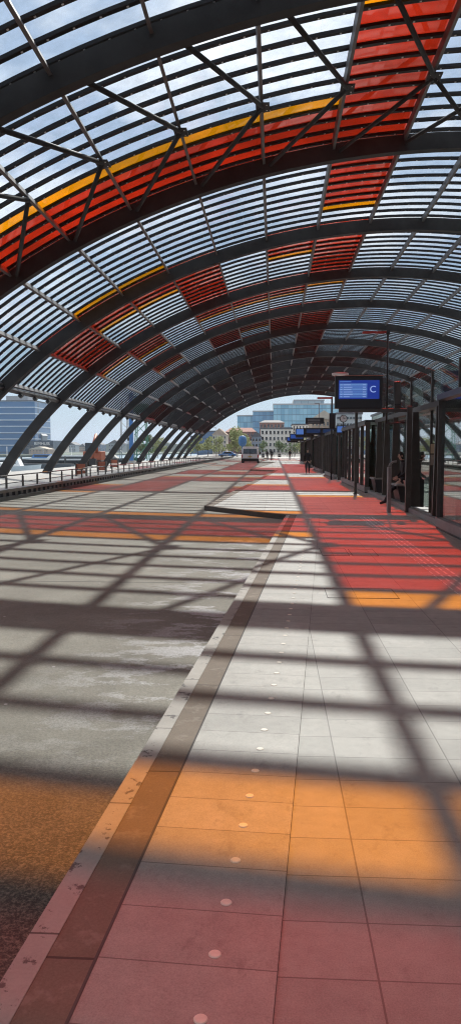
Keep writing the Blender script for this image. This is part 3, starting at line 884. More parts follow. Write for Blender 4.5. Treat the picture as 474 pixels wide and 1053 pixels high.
mb = MB(); mb.box(c.x-.012, c.x+.012, 41.475, 41.483, c.z, c.z+.13, M['black']); mb.box(c.x, c.x+.09, 41.475, 41.483, c.z-.012, c.z+.012, M['black']); mb.build('hands', ck)
mb = MB(); mb.tube([(c.x, 41.56, 2.85), (c.x, 41.56, c.z-.18)], .03, M['black']); mb.build('post', ck)
mb = MB()
ps = thing('platform_post', 'slim dark post under the large display in front of the second shelter', 'pole', (2.9, 29.5, 0))
a = at(366, 440, 29.6)
mb = MB(); mb.box(a.x-.05, a.x+.05, 29.55, 29.65, 0, 3.3, M['frame']); mb.build('upright', ps)
mb = MB(); mb.box(a.x-.09, a.x+.09, 29.5, 29.7, 0, .03, M['frame']); mb.build('base_plate', ps)

# ------------------------------------------------------------------ people
def skinned(name, pts, edges, root, matf, parent=None, sub=2):
    """pts: {key: ((x,y,z), r)}; grows one continuous surface"""
    keys = list(pts); idx = {k: i for i, k in enumerate(keys)}
    me = bpy.data.meshes.new('tmp'); me.from_pydata([pts[k][0] for k in keys], [(idx[a], idx[b]) for a, b in edges], [])
    o = bpy.data.objects.new('tmp', me); COL.objects.link(o)
    sk = o.modifiers.new('s', 'SKIN')
    ly = me.skin_vertices[0].data
    for k in keys:
        r = pts[k][1]; ly[idx[k]].radius = (r, r) if isinstance(r, (int, float)) else r
        ly[idx[k]].use_root = (k == root)
    sb = o.modifiers.new('u', 'SUBSURF'); sb.levels = sub; sb.render_levels = sub
    dg = bpy.context.evaluated_depsgraph_get(); dg.update()
    m2 = bpy.data.meshes.new_from_object(o.evaluated_get(dg)); bpy.data.objects.remove(o)
    m2.name = name; m2.materials.clear()
    mats = []
    for p in m2.polygons:
        mt = matf(p.center)
        if mt not in mats: mats.append(mt); m2.materials.append(mt)
        p.material_index = mats.index(mt); p.use_smooth = True
    o = bpy.data.objects.new(name, m2); COL.objects.link(o)
    if parent is not None: o.parent = parent
    return o

def person(label, loc, rz, pose, group=None, hands=True, scale=1.0):
    """figure faces -Y before rz; pose gives joint positions"""
    J = dict(
        pelvis=((0, 0, .93), (.16, .115)), waist=((0, 0, 1.08), (.145, .105)), chest=((0, .01, 1.30), (.175, .12)), neck0=((0, .01, 1.44), .075),
        neck=((0, -.005, 1.50), .055), head0=((0, -.02, 1.56), (.068, .075)), head1=((0, -.02, 1.64), (.078, .095)), head2=((0, -.01, 1.715), (.062, .075)),
        nose=((0, -.125, 1.625), .014),
        sL=((.17, .01, 1.40), .068), eL=((.25, .03, 1.13), .05), wL=((.24, -.07, .90), .034),
        sR=((-.17, .01, 1.40), .068), eR=((-.25, .03, 1.13), .05), wR=((-.24, -.07, .90), .034),
        hL=((.09, 0, .88), .105), kL=((.10, -.05, .50), .068), aL=((.10, .03, .10), .045), tL=((.11, -.13, .045), .04),
        hR=((-.09, 0, .88), .105), kR=((-.10, -.12, .52), .068), aR=((-.10, -.20, .12), .045), tR=((-.11, -.36, .06), .04))
    for k, v in pose.items():
        J[k] = (v, J[k][1]) if not isinstance(v[0], tuple) else v
    E_ = [('pelvis','waist'),('waist','chest'),('chest','neck0'),('neck0','neck'),('neck','head0'),('head0','head1'),('head1','head2'),('head1','nose'),
          ('chest','sL'),('sL','eL'),('eL','wL'),('chest','sR'),('sR','eR'),('eR','wR'),
          ('pelvis','hL'),('hL','kL'),('kL','aL'),('aL','tL'),('pelvis','hR'),('hR','kR'),('kR','aR'),('aR','tR')]
    if hands:
        for s in 'LR':
            wv = Vector(J['w'+s][0]); ev = Vector(J['e'+s][0]); d = (wv-ev).normalized()
            side = Vector((0, 1, 0)) if abs(d.y) < .8 else Vector((0, 0, 1))
            side = (side - d*side.dot(d)).normalized(); pn = d.cross(side).normalized()
            if s == 'L': pn = -pn
            palm = wv + d*.075
            J['p'+s] = (tuple(palm), (.036, .02)); E_.append(('w'+s, 'p'+s))
            for fi, (o_, ln_) in enumerate(((-.030, .068), (-.010, .078), (.010, .074), (.029, .058))):
                b0 = palm + side*o_ + d*.02; b1 = b0 + d*ln_*.5 + pn*.012; b2 = b1 + d*ln_*.35 + pn*.03
                for q, bb, rr in ((0, b0, .0105), (1, b1, .0095), (2, b2, .008)): J['f%s%d%d' % (s, fi, q)] = (tuple(bb), rr)
                E_ += [('p'+s, 'f%s%d0' % (s, fi)), ('f%s%d0' % (s, fi), 'f%s%d1' % (s, fi)), ('f%s%d1' % (s, fi), 'f%s%d2' % (s, fi))]
            t0 = wv + d*.03 - side*.032; t1 = t0 + d*.035 - side*.02 + pn*.012; t2 = t1 + d*.03 - side*.004 + pn*.012
            for q, bb, rr in ((0, t0, .014), (1, t1, .011), (2, t2, .009)): J['t%s%d' % (s, q)] = (tuple(bb), rr)
            E_ += [('w'+s, 't%s0' % s), ('t%s0' % s, 't%s1' % s), ('t%s1' % s, 't%s2' % s)]
    nk = Vector(J['neck'][0]); wl = [Vector(J['wL'][0]), Vector(J['wR'][0])]; el = [Vector(J['eL'][0]), Vector(J['eR'][0])]
    an = [Vector(J['aL'][0]), Vector(J['aR'][0])]; hp = Vector(J['pelvis'][0])
    def mf(c):
        if c.z > nk.z + .01: return M['skin']
        for w_, e_ in zip(wl, el):
            if (c-w_).length < .22 and (c-w_).dot((w_-e_).normalized()) > .01: return M['skin']
        for a_ in an:
            if (c-a_).length < .26 and c.z < .11: return M['shoe']
        if c.z < hp.z - .14: return M['jeans']
        return M['coat']
    root = thing('person', label, 'person', loc, group)
    body = skinned('body', J, E_, 'pelvis', mf, root)
    # hair cap and ears follow the head
    h1 = Vector(J['head1'][0]); h2 = Vector(J['head2'][0])
    mb = MB(); n = 14; vs = []; fs = []
    for a in range(7):
        th = math.pi*.56*a/6
        for k in range(n):
            ph = 2*math.pi*k/n; rr = math.sin(th)
            front = max(0, -math.sin(ph)); cut = 1 - .35*front*(a/6)
            z = h1.z + .02 + .108*math.cos(th) - .11*(a/6)**2*(1-front)
            z = z + .055*front*(a/6)
            vs.append((h1.x + .092*rr*math.cos(ph), h1.y + .012 + .112*rr*math.sin(ph)*cut, z))
    for a in range(6):
        for k in range(n): fs.append((a*n+k, a*n+(k+1) % n, (a+1)*n+(k+1) % n, (a+1)*n+k))
    mb.add(vs, fs, M['hair'], True)
    hr = mb.build('hair'); hr.parent = root
    so_ = hr.modifiers.new('t', 'SOLIDIFY'); so_.thickness = .012
    mb = MB()
    for sx in (-1, 1):
        mb.box(h1.x+sx*.083-.008, h1.x+sx*.083+.008, h1.y-.01, h1.y+.025, h1.z-.035, h1.z+.02, M['skin'])
        mb.box(h1.x+sx*.032-.011, h1.x+sx*.032+.011, h1.y-.103, h1.y-.092, h1.z+.0, h1.z+.012, M['hair'])
    mb.box(h1.x-.022, h1.x+.022, h1.y-.102, h1.y-.09, h1.z-.058, h1.z-.051, simple('lips', (.3, .1, .09)))
    fc = mb.build('face_features'); fc.parent = root
    root.rotation_euler = (0, 0, rz); root.scale = (scale,)*3
    return root

person('person in black walking towards us on the platform past the shelters', (2.31, 53.9, 0), R(4),
       dict(aL=(.10, .16, .13), kL=((.11, -.02, .50), .085), kR=((-.12, -.12, .52), .085), tL=(.11, .04, .05), eL=(.24, -.02, 1.15), wL=(.20, -.16, .95), eR=(-.24, .09, 1.15), wR=(-.25, .05, .90)))
# perching on the high bench, facing the road (-X): figure faces -Y, turned by -90 degrees
person('person in a black coat perching on the high bench, legs stretched to the platform', (3.97, 23.95, 0), R(-82),
       dict(pelvis=(0, 0, .76), waist=(0, .03, .92), chest=(0, .01, 1.16), neck0=(0, -.02, 1.31), neck=(0, -.05, 1.37), head0=(0, -.08, 1.43), head1=(0, -.10, 1.51), head2=(0, -.09, 1.585), nose=(0, -.205, 1.49),
            sL=(.17, 0, 1.26), eL=(.22, -.02, .99), wL=(.12, -.20, .84), sR=(-.17, 0, 1.26), eR=(-.22, -.02, .99), wR=(-.10, -.22, .84),
            hL=(.09, -.02, .73), kL=(.11, -.40, .50), aL=(.11, -.62, .11), tL=(.12, -.78, .05), hR=(-.09, -.02, .73), kR=(-.11, -.36, .46), aR=(-.11, -.50, .10), tR=(-.12, -.67, .05)))
person('distant standing figure in dark clothes at the far end of the platform', (2.55, 128, -.02), R(10), {}, hands=False)
person('distant person standing right of the van, larger of the pair', (-.42, 119, 0), R(170), {}, hands=False)
person('distant person standing closest to the van, smaller of the pair', (-1.12, 122, 0), R(185), {}, hands=False, scale=.9)

# ------------------------------------------------------------------ the van (rear towards us)
vx, vy, vz = -3.35, 106.5, RZ
van = thing('parked_van', 'white delivery van seen from behind under the far roof', 'van', (vx, vy, vz))
wbody = simple('white van paint', (.88, .88, .87), .3, 0, .04, 1)
mb = MB()
W = 1.2
sec = [(-W, .32), (-W, 1.05), (-W+.05, 1.20), (-W+.12, 2.1), (-W+.24, 2.26), (W-.24, 2.26), (W-.12, 2.1), (W-.05, 1.20), (W, 1.05), (W, .32)]
n = len(sec); vs = []
for yy, s, dz in ((0, .97, 0), (.10, 1, 0), (3.0, 1, 0), (3.6, .97, -.03)):
    for (a, b) in sec: vs.append((vx + a*s, vy + yy, vz + (b if b < .5 else b*(.985 if s < 1 else 1) + dz)))
for (yy, hz) in ((4.3, 1.15), (4.95, .80)):
    for (a, b) in sec: vs.append((vx + a*.95, vy + yy, vz + min(b, hz)))
fs = [tuple(range(n-1, -1, -1)), tuple(range(5*n, 6*n))]
for r_ in range(5):
    for k in range(n): fs.append((r_*n+k, r_*n+(k+1) % n, (r_+1)*n+(k+1) % n, (r_+1)*n+k))
mb.add(vs, fs, wbody); mb.build('body', van, .03)
mb = MB(); mb.prism([(vx-.98, vz+1.26), (vx+.98, vz+1.26), (vx+.90, vz+1.94), (vx-.90, vz+1.94)], 'y', vy-.03, vy+.02, M['dglass']); mb.build('rear_window', van, .01)
mb = MB(); mb.box(vx-.012, vx+.012, vy-.04, vy-.008, vz+.5, vz+1.9, M['black']); mb.build('door_seam', van)
mb = MB(); mb.box(vx-W, vx+W, vy-.12, vy+.3, vz+.28, vz+.62, M['rubber']); mb.build('bumper', van, .03)
for s in (-1, 1):
    mb = MB(); mb.box(vx+s*(W-.09)-.07, vx+s*(W-.09)+.07, vy-.035, vy+.05, vz+.72, vz+1.16, M['red']); mb.build('tail_light', van, .01)
    mb = MB(); mb.prism([(vx+s*(W+.02), vz+1.2), (vx+s*(W+.24), vz+1.2), (vx+s*(W+.24), vz+1.48), (vx+s*(W+.04), vz+1.48)], 'y', vy+3.3, vy+3.45, M['black']); mb.build('wing_mirror', van, .02)
    mb = MB(); mb.prism([(vy+1.0, vz+1.22), (vy+3.3, vz+1.22), (vy+3.1, vz+1.75), (vy+1.1, vz+1.75)], 'x', vx+s*(W-.09), vx+s*(W-.02), M['dglass']); mb.build('side_window', van)
    for yy in (.95, 4.0):
        mb = MB(); mb.disc_x(vx+s*(W-.13)-.11, vy+yy, vz+.33, .33, .22, M['rubber']); wo = mb.build('wheel', van)
        mb = MB(); mb.disc_x(vx+s*(W-.01)-.005, vy+yy, vz+.33, .19, .012, M['alu']); mb.build('rim', wo)
mb = MB(); mb.box(vx-.26, vx+.26, vy-.045, vy-.02, vz+.80, vz+.92, simple('yellow plate', (.7, .5, .05))); mb.build('number_plate', van)
mb = MB(); mb.box(vx-W+.06, vx+W-.06, vy+.4, vy+4.6, vz+.18, vz+.32, M['black']); mb.build('underbody', van)

# ------------------------------------------------------------------ buildings ahead
def block(mb, x0, x1, y0, y1, z0, z1, mat): mb.box(x0, x1, y0, y1, z0, z1, mat)
GZ = -.6
def building(label, px0, px1, pytop, Y, depth, wall, win=None, nx=0, nz=0, frac=(.55, .55), roof_=None, name='building', top_extra=0, cat='building', group=None):
    a = at(px0, pytop, Y); b = at(px1, pytop, Y)
    x0, x1, zt = a.x, b.x, a.z + top_extra
    t = thing(name, label, cat, ((x0+x1)/2, Y+depth/2, GZ), group)
    mb = MB(); mb.box(x0, x1, Y, Y+depth, GZ, zt, wall); mb.build('wall', t)
    if win is not None:
        cw, ch = (x1-x0)/nx, (zt-GZ-1.0)/nz
        wm = None
        for i in range(nx):
            for j in range(nz):
                cx, cz = x0+cw*(i+.5), GZ+.7+ch*(j+.55)
                if wm is None:
                    mb = MB(); mb.box(-cw*frac[0]/2, cw*frac[0]/2, -.08, .02, -ch*frac[1]/2, ch*frac[1]/2, win)
                    mb.box(-cw*frac[0]/2-.1, cw*frac[0]/2+.1, -.16, .0, -ch*frac[1]/2-.14, -ch*frac[1]/2, M['concrete'])
                    wm = mb.mesh('window')
                o = bpy.data.objects.new('window', wm); COL.objects.link(o); o.parent = t
                o.location = (cx-t.location.x, Y-t.location.y, cz-t.location.z)
    if roof_:
        kind, hh, mat = roof_
        mb = MB()
        if kind == 'flat': mb.box(x0-.3, x1+.3, Y-.3, Y+depth+.3, zt, zt+hh, mat)
        if kind == 'gable': mb.prism([(x0-.3, zt), (x1+.3, zt), ((x0+x1)/2, zt+hh)], 'y', Y-.3, Y+depth+.3, mat)
        if kind == 'hip':
            mb.add([(x0-.3, Y-.3, zt), (x1+.3, Y-.3, zt), (x1+.3, Y+depth+.3, zt), (x0-.3, Y+depth+.3, zt), (x0+2, Y+depth*.4, zt+hh), (x1-2, Y+depth*.4, zt+hh)],
                   [(0,1,5,4), (1,2,5), (2,3,4,5), (3,0,4), (0,3,2,1)], mat)
        mb.build('roof', t)
    return t
brick = simple('red brown brick', (.24, .115, .09), .85, 0, .25, .6)
brick2 = simple('pale brick', (.36, .27, .21), .85, 0, .2, .6)
beige = simple('beige render', (.46, .41, .34), .85, 0, .12, .5)
cream = simple('cream render', (.74, .71, .65), .85, 0, .1, .5)
slate = simple('dark slate', (.07, .075, .09), .7, 0, .3, 1)
tileroof = simple('weathered red roof', (.26, .10, .07), .8, 0, .3, 2)
dblue = facade_glass('dark blue curtain wall', (.05, .10, .20), (.10, .18, .32), 3, 3.2)
lblue = facade_glass('pale blue curtain wall', (.12, .32, .46), (.26, .50, .62), 2.4, 4.0, .06)
lblue2 = facade_glass('mid blue curtain wall', (.07, .22, .38), (.13, .32, .48), 2.4, 4.0, .06)
tower_m = facade_glass('tower curtain wall', (.025, .10, .23), (.05, .16, .33), 30, 3.6, .10)

building('pale blue glass office block, lower left wing behind the van', 244, 283, 428, 520, 40, lblue, roof_=('flat', .8, M['alu']))
building('largest pale blue glass office block rising behind the white flats', 281, 352, 416.5, 500, 60, lblue, roof_=('flat', .9, M['alu']))
building('narrow darker blue glass stair tower between the two pale glass blocks', 260, 283.5, 423.5, 512, 7, lblue2, roof_=('flat', .8, M['alu']))
building('grey glass penthouse block on the skyline above the large glass office', 302, 333, 412, 590, 40, facade_glass('grey penthouse glass', (.20, .27, .32), (.30, .38, .42), 5, 3.5), roof_=('flat', .8, M['alu']))
building('white flats with many dark windows right of the van', 268, 300, 441, 300, 18, cream, M['dglass'], 8, 4, (.5, .5), ('flat', .5, slate))
building('white flats with tall shaft windows left of the shelters', 300.5, 320, 437, 318, 18, cream, M['dglass'], 6, 5, (.35, .75), ('flat', .5, slate))
building('brick red attic storey rising behind the white flats', 267, 292, 434.5, 345, 14, brick, M['dglass'], 7, 5, (.5, .5), ('hip', 1.2, slate))
building('dark blue glass block at the left end behind the pale trees', 203, 227, 444, 330, 25, dblue, roof_=('flat', .5, slate))
building('beige gabled warehouse left of the red brick row', 218.5, 232.5, 447, 312, 16, beige, M['dglass'], 5, 4, (.45, .5), ('gable', 2.6, brick2))
building('long red brown brick row behind the pale tree', 232, 263, 444, 350, 18, brick, M['dglass'], 10, 4, (.45, .5), ('hip', 2.0, tileroof))
building('small blue grey gabled house directly behind the van', 259, 268.5, 449, 285, 12, simple('blue grey boards', (.18, .22, .28), .7), M['dglass'], 3, 3, (.5, .5), ('gable', 2.0, slate))
building('broad sandy stone building with sloping roof behind the dark sign box', 320, 346, 431, 280, 25, simple('sandy stone', (.40, .30, .22), .85), M['dglass'], 7, 4, (.4, .4), ('gable', 3.2, beige))
building('grey stepped office block behind the clock', 346, 372, 426, 260, 25, simple('grey panels', (.33, .36, .38), .7), M['dglass'], 8, 6, (.75, .4), ('flat', .6, slate))
building('bluish block on the skyline left of the brick row', 196, 214, 449, 420, 20, dblue, roof_=('flat', .5, slate))
building('tall green grey glass building seen through the right hand screens', 395, 455, 424, 190, 25, facade_glass('green glass', (.08, .17, .15), (.16, .28, .24), 3, 3), roof_=('flat', .5, slate))
building('pale office building seen through the gaps of the right hand fins', 455, 560, 405, 120, 25, cream, M['dglass'], 10, 5, (.6, .45), ('flat', .5, slate))

# left side across the river
tw = building('tall dark blue hotel tower with pale storey bands across the river', -60, 36, 413, 430, 30, tower_m, roof_=('flat', .6, slate), name='hotel_tower', cat='tower')
a = at(-60, 413, 430); b = at(36, 413, 430)
mb = MB()
z = 4.0
while z < a.z:
    mb.box(a.x-.15, b.x+.15, 429.8, 460.2, z, z+.65, simple('pale spandrel', (.42, .50, .58), .5) if z == 4.0 else mb.mats[0]); z += 3.55
mb.build('storey_bands', tw)
mb = MB(); c = at(8, 408.5, 440); d = at(30, 408.5, 440)
mb.box(c.x, d.x, 438, 450, a.z+.6, c.z+.6, M['alu']); mb.build('rooftop_plant', tw)
bh = building('low dark box building with white lettering in front of the tower', 24, 55, 453, 415, 20, simple('dark blue cladding', (.02, .045, .075), .4, 0, .2, .3), M['dglass'], 8, 1, (.7, .25), name='music_hall', cat='hall')
c = at(43.5, 456.3, 414.8)
text_mesh('BIMHUIS', 2.3, M['white'], (c.x, 414.85, c.z), thick=.05, parent=bh)
building('small red brick warehouse below the dark box building', 30, 50, 462, 395, 12, brick2, M['dglass'], 6, 2, (.4, .4), ('gable', 1.4, beige), name='warehouse')
building('slanted grey roof structure between tower and dark box building', 36, 44, 448, 440, 10, simple('grey steel', (.22, .25, .28), .6), name='roof_structure', roof_=('gable', 2.5, M['alu']))
# far shore
M['shore'] = simple('wooded far shore', (.10, .13, .10), .9, 0, .5, .02)
sheet('far_shore', [(-2300, 395), (-118, 395), (-60, 900), (-60, 2900), (-2300, 2900)], -1.2, M['shore'], .6)
hill = MB(); rng = random.Random(5)
pts = []; xx = -900
while xx < -20:
    pts.append((xx, 7+9*rng.random())); xx += 14
poly = [(-900, -1.2)] + pts + [(-20, -1.2)]
hill.prism(poly, 'y', 1150, 1230, M['shore']); o = hill.build('far_wood'); tag(o, 'distant wooded shoreline on the horizon beyond the river', 'woods', kind='stuff')
for i, (p0, p1, pt, Y, lab, mt) in enumerate([
    (56, 64, 459, 700, 'small pale building on the far shore right of the dark box building', cream),
    (66, 78, 457.5, 760, 'wide grey building on the far shore below the fourth arch', simple('hazy grey', (.28, .32, .36), .8)),
    (82, 88, 459.5, 700, 'narrow brick building on the far shore between arches', brick2),
    (92, 104, 457, 800, 'long bluish building on the far shore left of the mast', dblue),
    (112, 124, 456, 620, 'grey shed on the shore left of the blue mast', simple('shed grey', (.22, .25, .27), .8))]):
    building(lab, p0, p1, pt, Y, 25, mt, M['dglass'], 5, 2, (.5, .4), ('gable', 3, slate), group='buildings along the far shore')

# low black jetties and boats
def boat(label, px, py, Y, L, W_, col, cab):
    p = at(px, py, Y); z = -2.0
    t = thing('boat', label, 'boat', (p.x, Y, z))
    mb = MB(); n = 9
    vs = []
    for i in range(n):
        u = -L/2 + L*i/(n-1); wd = W_/2*(1-abs(2*i/(n-1)-1)**3)*.98 + .05
        vs += [(p.x+u, Y-wd, z+1.1+.3*abs(2*i/(n-1)-1)**2), (p.x+u, Y+wd, z+1.1+.3*abs(2*i/(n-1)-1)**2), (p.x+u*.93, Y+wd*.6, z-.2), (p.x+u*.93, Y-wd*.6, z-.2)]
    fs = [(0,1,2,3), tuple((n-1)*4+k for k in (3,2,1,0))]
    for i in range(n-1):
        for k in range(4): fs.append((i*4+k, i*4+(k+1) % 4, i*4+4+(k+1) % 4, i*4+4+k))
    mb.add(vs, fs, col); mb.build('hull', t)
    mb = MB(); mb.prism([(p.x-L*.25, z+1.1), (p.x+L*.22, z+1.1), (p.x+L*.17, z+2.3), (p.x-L*.20, z+2.3)], 'y', Y-W_*.3, Y+W_*.3, cab); mb.build('cabin', t)
    mb = MB(); mb.box(p.x-L*.18, p.x+L*.15, Y-W_*.3-.03, Y-W_*.3+.01, z+1.5, z+2.05, M['dglass']); mb.build('cabin_windows', t)
    mb = MB(); mb.tube([(p.x, Y, z+2.3), (p.x, Y, z+4.2)], .05, M['white']); mb.build('mast', t)
boat('white passenger boat moored left of the fourth arch foot', 8, 480, 120, 11, 3.0, M['white'], M['white'])
boat('dark hulled barge with white cabin on the river between arches', 74, 474, 190, 26, 5, M['black'], M['white'])
boat('small white boat on the river in front of the dark box building', 45, 471, 240, 14, 4, M['white'], M['bluep'])
boat('long low black barge far out on the river', 100, 471, 230, 30, 6, M['black'], M['concrete'])
boat('grey work boat at the left edge behind the railing', -12, 488, 84, 11, 3.2, M['alu'], M['white'])
jt = thing('floating_jetty', 'long dark floating jetty on the bright river', 'jetty', (-60, 130, -2))
mb = MB(); mb.box(-110, -40, 150, 153, -2.1, -1.1, simple('dark jetty', (.07, .08, .09), .8)); mb.build('deck', jt)
for q in range(8):
    mb = MB(); mb.tube([(-105+q*9, 153.3, -2.5), (-105+q*9, 153.3, .4)], .2, M['black']); mb.build('pile', jt)

# barriers, mast and crane between the arches
def fence_panel(x, y, label):
    t = thing('construction_barrier', label, 'barrier', (x, y, -.45), 'orange construction barriers on the quay')
    mb = MB(); mb.box(x-.45, x+.45, y-.04, y+.04, .10, .55, M['orange_p']); mb.build('upper_board', t)
    mb = MB(); mb.box(x-.45, x+.45, y-.04, y+.04, -.30, .02, M['orange_p']); mb.build('lower_board', t)
    for s in (-.42, .42):
        mb = MB(); mb.box(x+s-.04, x+s+.04, y-.2, y+.2, -.45, .6, M['frame']); mb.build('leg', t)
for i, (px, Y, lb) in enumerate([(84, 62, 'orange board barrier on the quay, leftmost of the three'),
                              (118, 88, 'orange board barrier just left of the blue mast, rightmost of the three'), (105, 74, 'orange board barrier between two arch feet, middle one of three')]):
    p = at(px, 480, Y); fence_panel(p.x, Y, lb)
exm = thing('excavator', 'orange excavator working on the quay beyond the railing', 'excavator', (at(101, 476, 100).x, 100, -.45))
ex = at(97, 478, 100).x
mb = MB(); mb.box(ex-1.2, ex+1.2, 99, 101.6, .3, 1.5, M['orange_p']); mb.build('housing', exm, .08)
mb = MB(); mb.box(ex-.9, ex+.1, 98.9, 100, 1.5, 2.6, M['dglass']); mb.build('cab', exm, .05)
for s in (-1, 1):
    mb = MB(); mb.box(ex+s*1.0-.3, ex+s*1.0+.3, 98.5, 102, -.45, .3, M['rubber']); mb.build('track', exm, .1)
mb = MB(); mb.tube([(ex+.6, 99, 1.4), (ex+.9, 97.5, 3.6), (ex+1.0, 95.6, 2.4)], .2, M['orange_p']); mb.build('boom', exm)
mb = MB(); mb.tube([(ex+1.0, 95.6, 2.4), (ex+1.0, 95.2, .6)], .14, M['orange_p']); mb.box(ex+.6, ex+1.4, 94.9, 95.5, -.2, .6, M['black']); mb.build('dipper_arm', exm)

bmast = thing('blue_mast', 'tall square blue mast standing on the quay between the arches', 'mast', (at(135.5, 470, 120).x, 120, -.45))
bx = at(135.5, 470, 120).x; zt = at(135.5, 404, 120).z
mb = MB(); mb.box(bx-.28, bx+.28, 119.7, 120.3, -.45, zt, M['bluep']); mb.build('shaft', bmast)
mb = MB(); mb.box(bx-.6, bx+.6, 119.4, 120.6, -.45, 0, M['concrete']); mb.build('footing', bmast)
mb = MB(); mb.box(bx-.2, bx+1.6, 119.9, 120.1, zt-.8, zt-.5, M['bluep']); mb.build('cross_arm', bmast)

cr = thing('harbour_crane', 'green lattice harbour crane beyond the arches on the left', 'crane', (at(146, 470, 150).x, 150, -.45))
cx = at(146, 470, 150).x; zt = at(143, 408, 150).z
mb = MB()
for sx in (-1, 1):
    for sy in (-1, 1): mb.tube([(cx+sx*1.3, 150+sy*1.3, -.45), (cx+sx*.8, 150+sy*.8, 9)], .12, M['greenp'], 6)
for q in range(4):
    z0 = q*2.3; z1 = z0+2.3
    mb.tube([(cx-1.2, 148.8, z0), (cx+1.1, 148.9, z1)], .07, M['greenp'], 6); mb.tube([(cx+1.2, 148.8, z0), (cx-1.1, 148.9, z1)], .07, M['greenp'], 6)
mb.build('tower', cr)
mb = MB(); mb.box(cx-1.3, cx+1.3, 148.6, 151.4, 9, 10.6, M['greenp']); mb.build('machine_house', cr)
mb = MB()
A_ = Vector((cx, 149, 10.5)); B_ = Vector((cx-1.6, 145, zt))
for s in (-.4, .4):
    mb.tube([A_+Vector((s, 0, 0)), B_+Vector((s*.3, 0, 0))], .09, M['greenp'], 6)
for q in range(7):
    u0, u1 = q/7, (q+1)/7; s = .4 if q % 2 else -.4
    mb.tube([A_.lerp(B_, u0)+Vector((s, 0, 0)), A_.lerp(B_, u1)-Vector((s*.6, 0, 0))], .05, M['greenp'], 6)
mb.build('jib', cr)
mb = MB(); mb.tube([B_, (B_.x, B_.y, 4)], .03, M['black'], 5); mb.box(B_.x-.2, B_.x+.2, B_.y-.2, B_.y+.2, 3.4, 4, M['black']); mb.build('hook', cr)
cr2 = thing('lattice_tower', 'slim grey lattice tower left of the blue mast', 'tower', (at(128, 470, 170).x, 170, -.45))
cx = at(128.5, 470, 170).x; zt = at(128, 412, 170).z
mb = MB()
for sx in (-1, 1):
    for sy in (-1, 1): mb.tube([(cx+sx*.9, 170+sy*.9, -.45), (cx+sx*.5, 170+sy*.5, zt)], .09, M['alu'], 6)
mb.build('legs', cr2)
mb = MB(); q = 0
while q*1.6 < zt-1.6:
    s = 1 if q % 2 else -1
    mb.tube([(cx-.85*s, 169.1, q*1.6), (cx+.8*s, 169.2, q*1.6+1.6)], .05, M['alu'], 5); q += 1
mb.build('lattice', cr2)

# ------------------------------------------------------------------ trees
def leafmat(name, c1, c2):
    m, nt, b = newmat(name)
    oi = N(nt, 'ShaderNodeNewGeometry'); f = oi.outputs['Random Per Island']
    nt.links.new(mixc(nt, f, c1, c2), b.inputs['Base Color']); b.inputs['Roughness'].default_value = .7
    b.inputs['Subsurface Weight'].default_value = 0
    return m
leaf_p = leafmat('pale spring leaves', (.24, .27, .10), (.42, .43, .20))
leaf_g = leafmat('green leaves', (.08, .13, .05), (.17, .22, .09))
bark = simple('bark', (.09, .075, .06), .9, 0, .3, 4)
def tree(px, Y, h, w_, leaf, label, n=700, seed=0, z0=-.13):
    rng = random.Random(seed); x = at(px, 465, Y).x
    t = thing('tree', label, 'tree', (x, Y, z0), 'trees beyond the end of the roof')
    mb = MB(); mb.tube([(x, Y, z0), (x+.1, Y, z0+h*.3), (x-.05, Y, z0+h*.62)], .16*h/8, bark, 8, .06)
    limbs = []
    for k in range(7):
        a = rng.random()*6.28; z = z0+h*(.3+.07*k); e = Vector((x+math.cos(a)*w_*.33, Y+math.sin(a)*w_*.33, z+h*.2))
        mb.tube([(x, Y, z), ((x+e.x)/2, (Y+e.y)/2, z+h*.07), e], .07*h/8, bark, 5, .02); limbs.append(e)
    mb.build('trunk', t)
    mb = MB(); cl = []
    for k in range(16):
        a = rng.random()*6.28; rr = math.sqrt(rng.random())*w_*.42; zz = rng.random()
        cl.append((x+math.cos(a)*rr*(1-.55*zz), Y+math.sin(a)*rr*(1-.55*zz), z0+h*(.34+.6*zz), w_*(.10+.10*rng.random())))
    for i in range(n):
        c = rng.choice(cl); s = .2+.26*rng.random(); s *= h/8
        v = Vector((rng.gauss(0, 1), rng.gauss(0, 1), rng.gauss(0, 1))).normalized()*c[3]*(rng.random()**.4)*1.25
        p = Vector(c[:3])+v; u = Vector((rng.gauss(0, 1), rng.gauss(0, 1), rng.gauss(0, 1))).normalized(); q = u.orthogonal().normalized()
        mb.add([p+u*s, p+q*s*.7, p-u*s, p-q*s*.7], [(0,1,2,3)], leaf)
    mb.build('crown', t)
tree(244, 205, 7.4, 6.2, leaf_p, 'pale round spring tree left of the van', 1500, 1)
tree(252, 235, 6.0, 4.2, leaf_p, 'smaller pale tree half hidden by the van', 700, 2)
tree(225, 215, 5.2, 4.2, leaf_p, 'pale tree in front of the dark blue glass block', 800, 3)
tree(214, 208, 5.6, 3.6, leaf_p, 'slender pale tree next to the last arch', 800, 4)
tree(203, 200, 5.4, 4.0, leaf_p, 'pale bush like tree seen through the last arches', 800, 5)
tree(196, 216, 4.6, 4.0, leaf_g, 'low green tree at the foot of the last arch', 600, 6)
tree(303, 210, 4.0, 6.4, leaf_g, 'low broad green tree beyond the far figure', 900, 7)
tree(287, 225, 4.4, 5.0, leaf_g, 'green tree in front of the white flats', 800, 8)
tree(311, 200, 4.6, 4.4, leaf_p, 'pale green tree beside the farthest shelter', 800, 9)
tree(150, 190, 6, 5, leaf_g, 'green tree below the harbour crane', 900, 10, -.45)
tree(162, 196, 5, 5, leaf_p, 'pale tree between two far arch feet', 800, 11, -.45)
tree(270, 240, 4.6, 4.0, leaf_g, 'small green tree behind the standing pair', 500, 12)

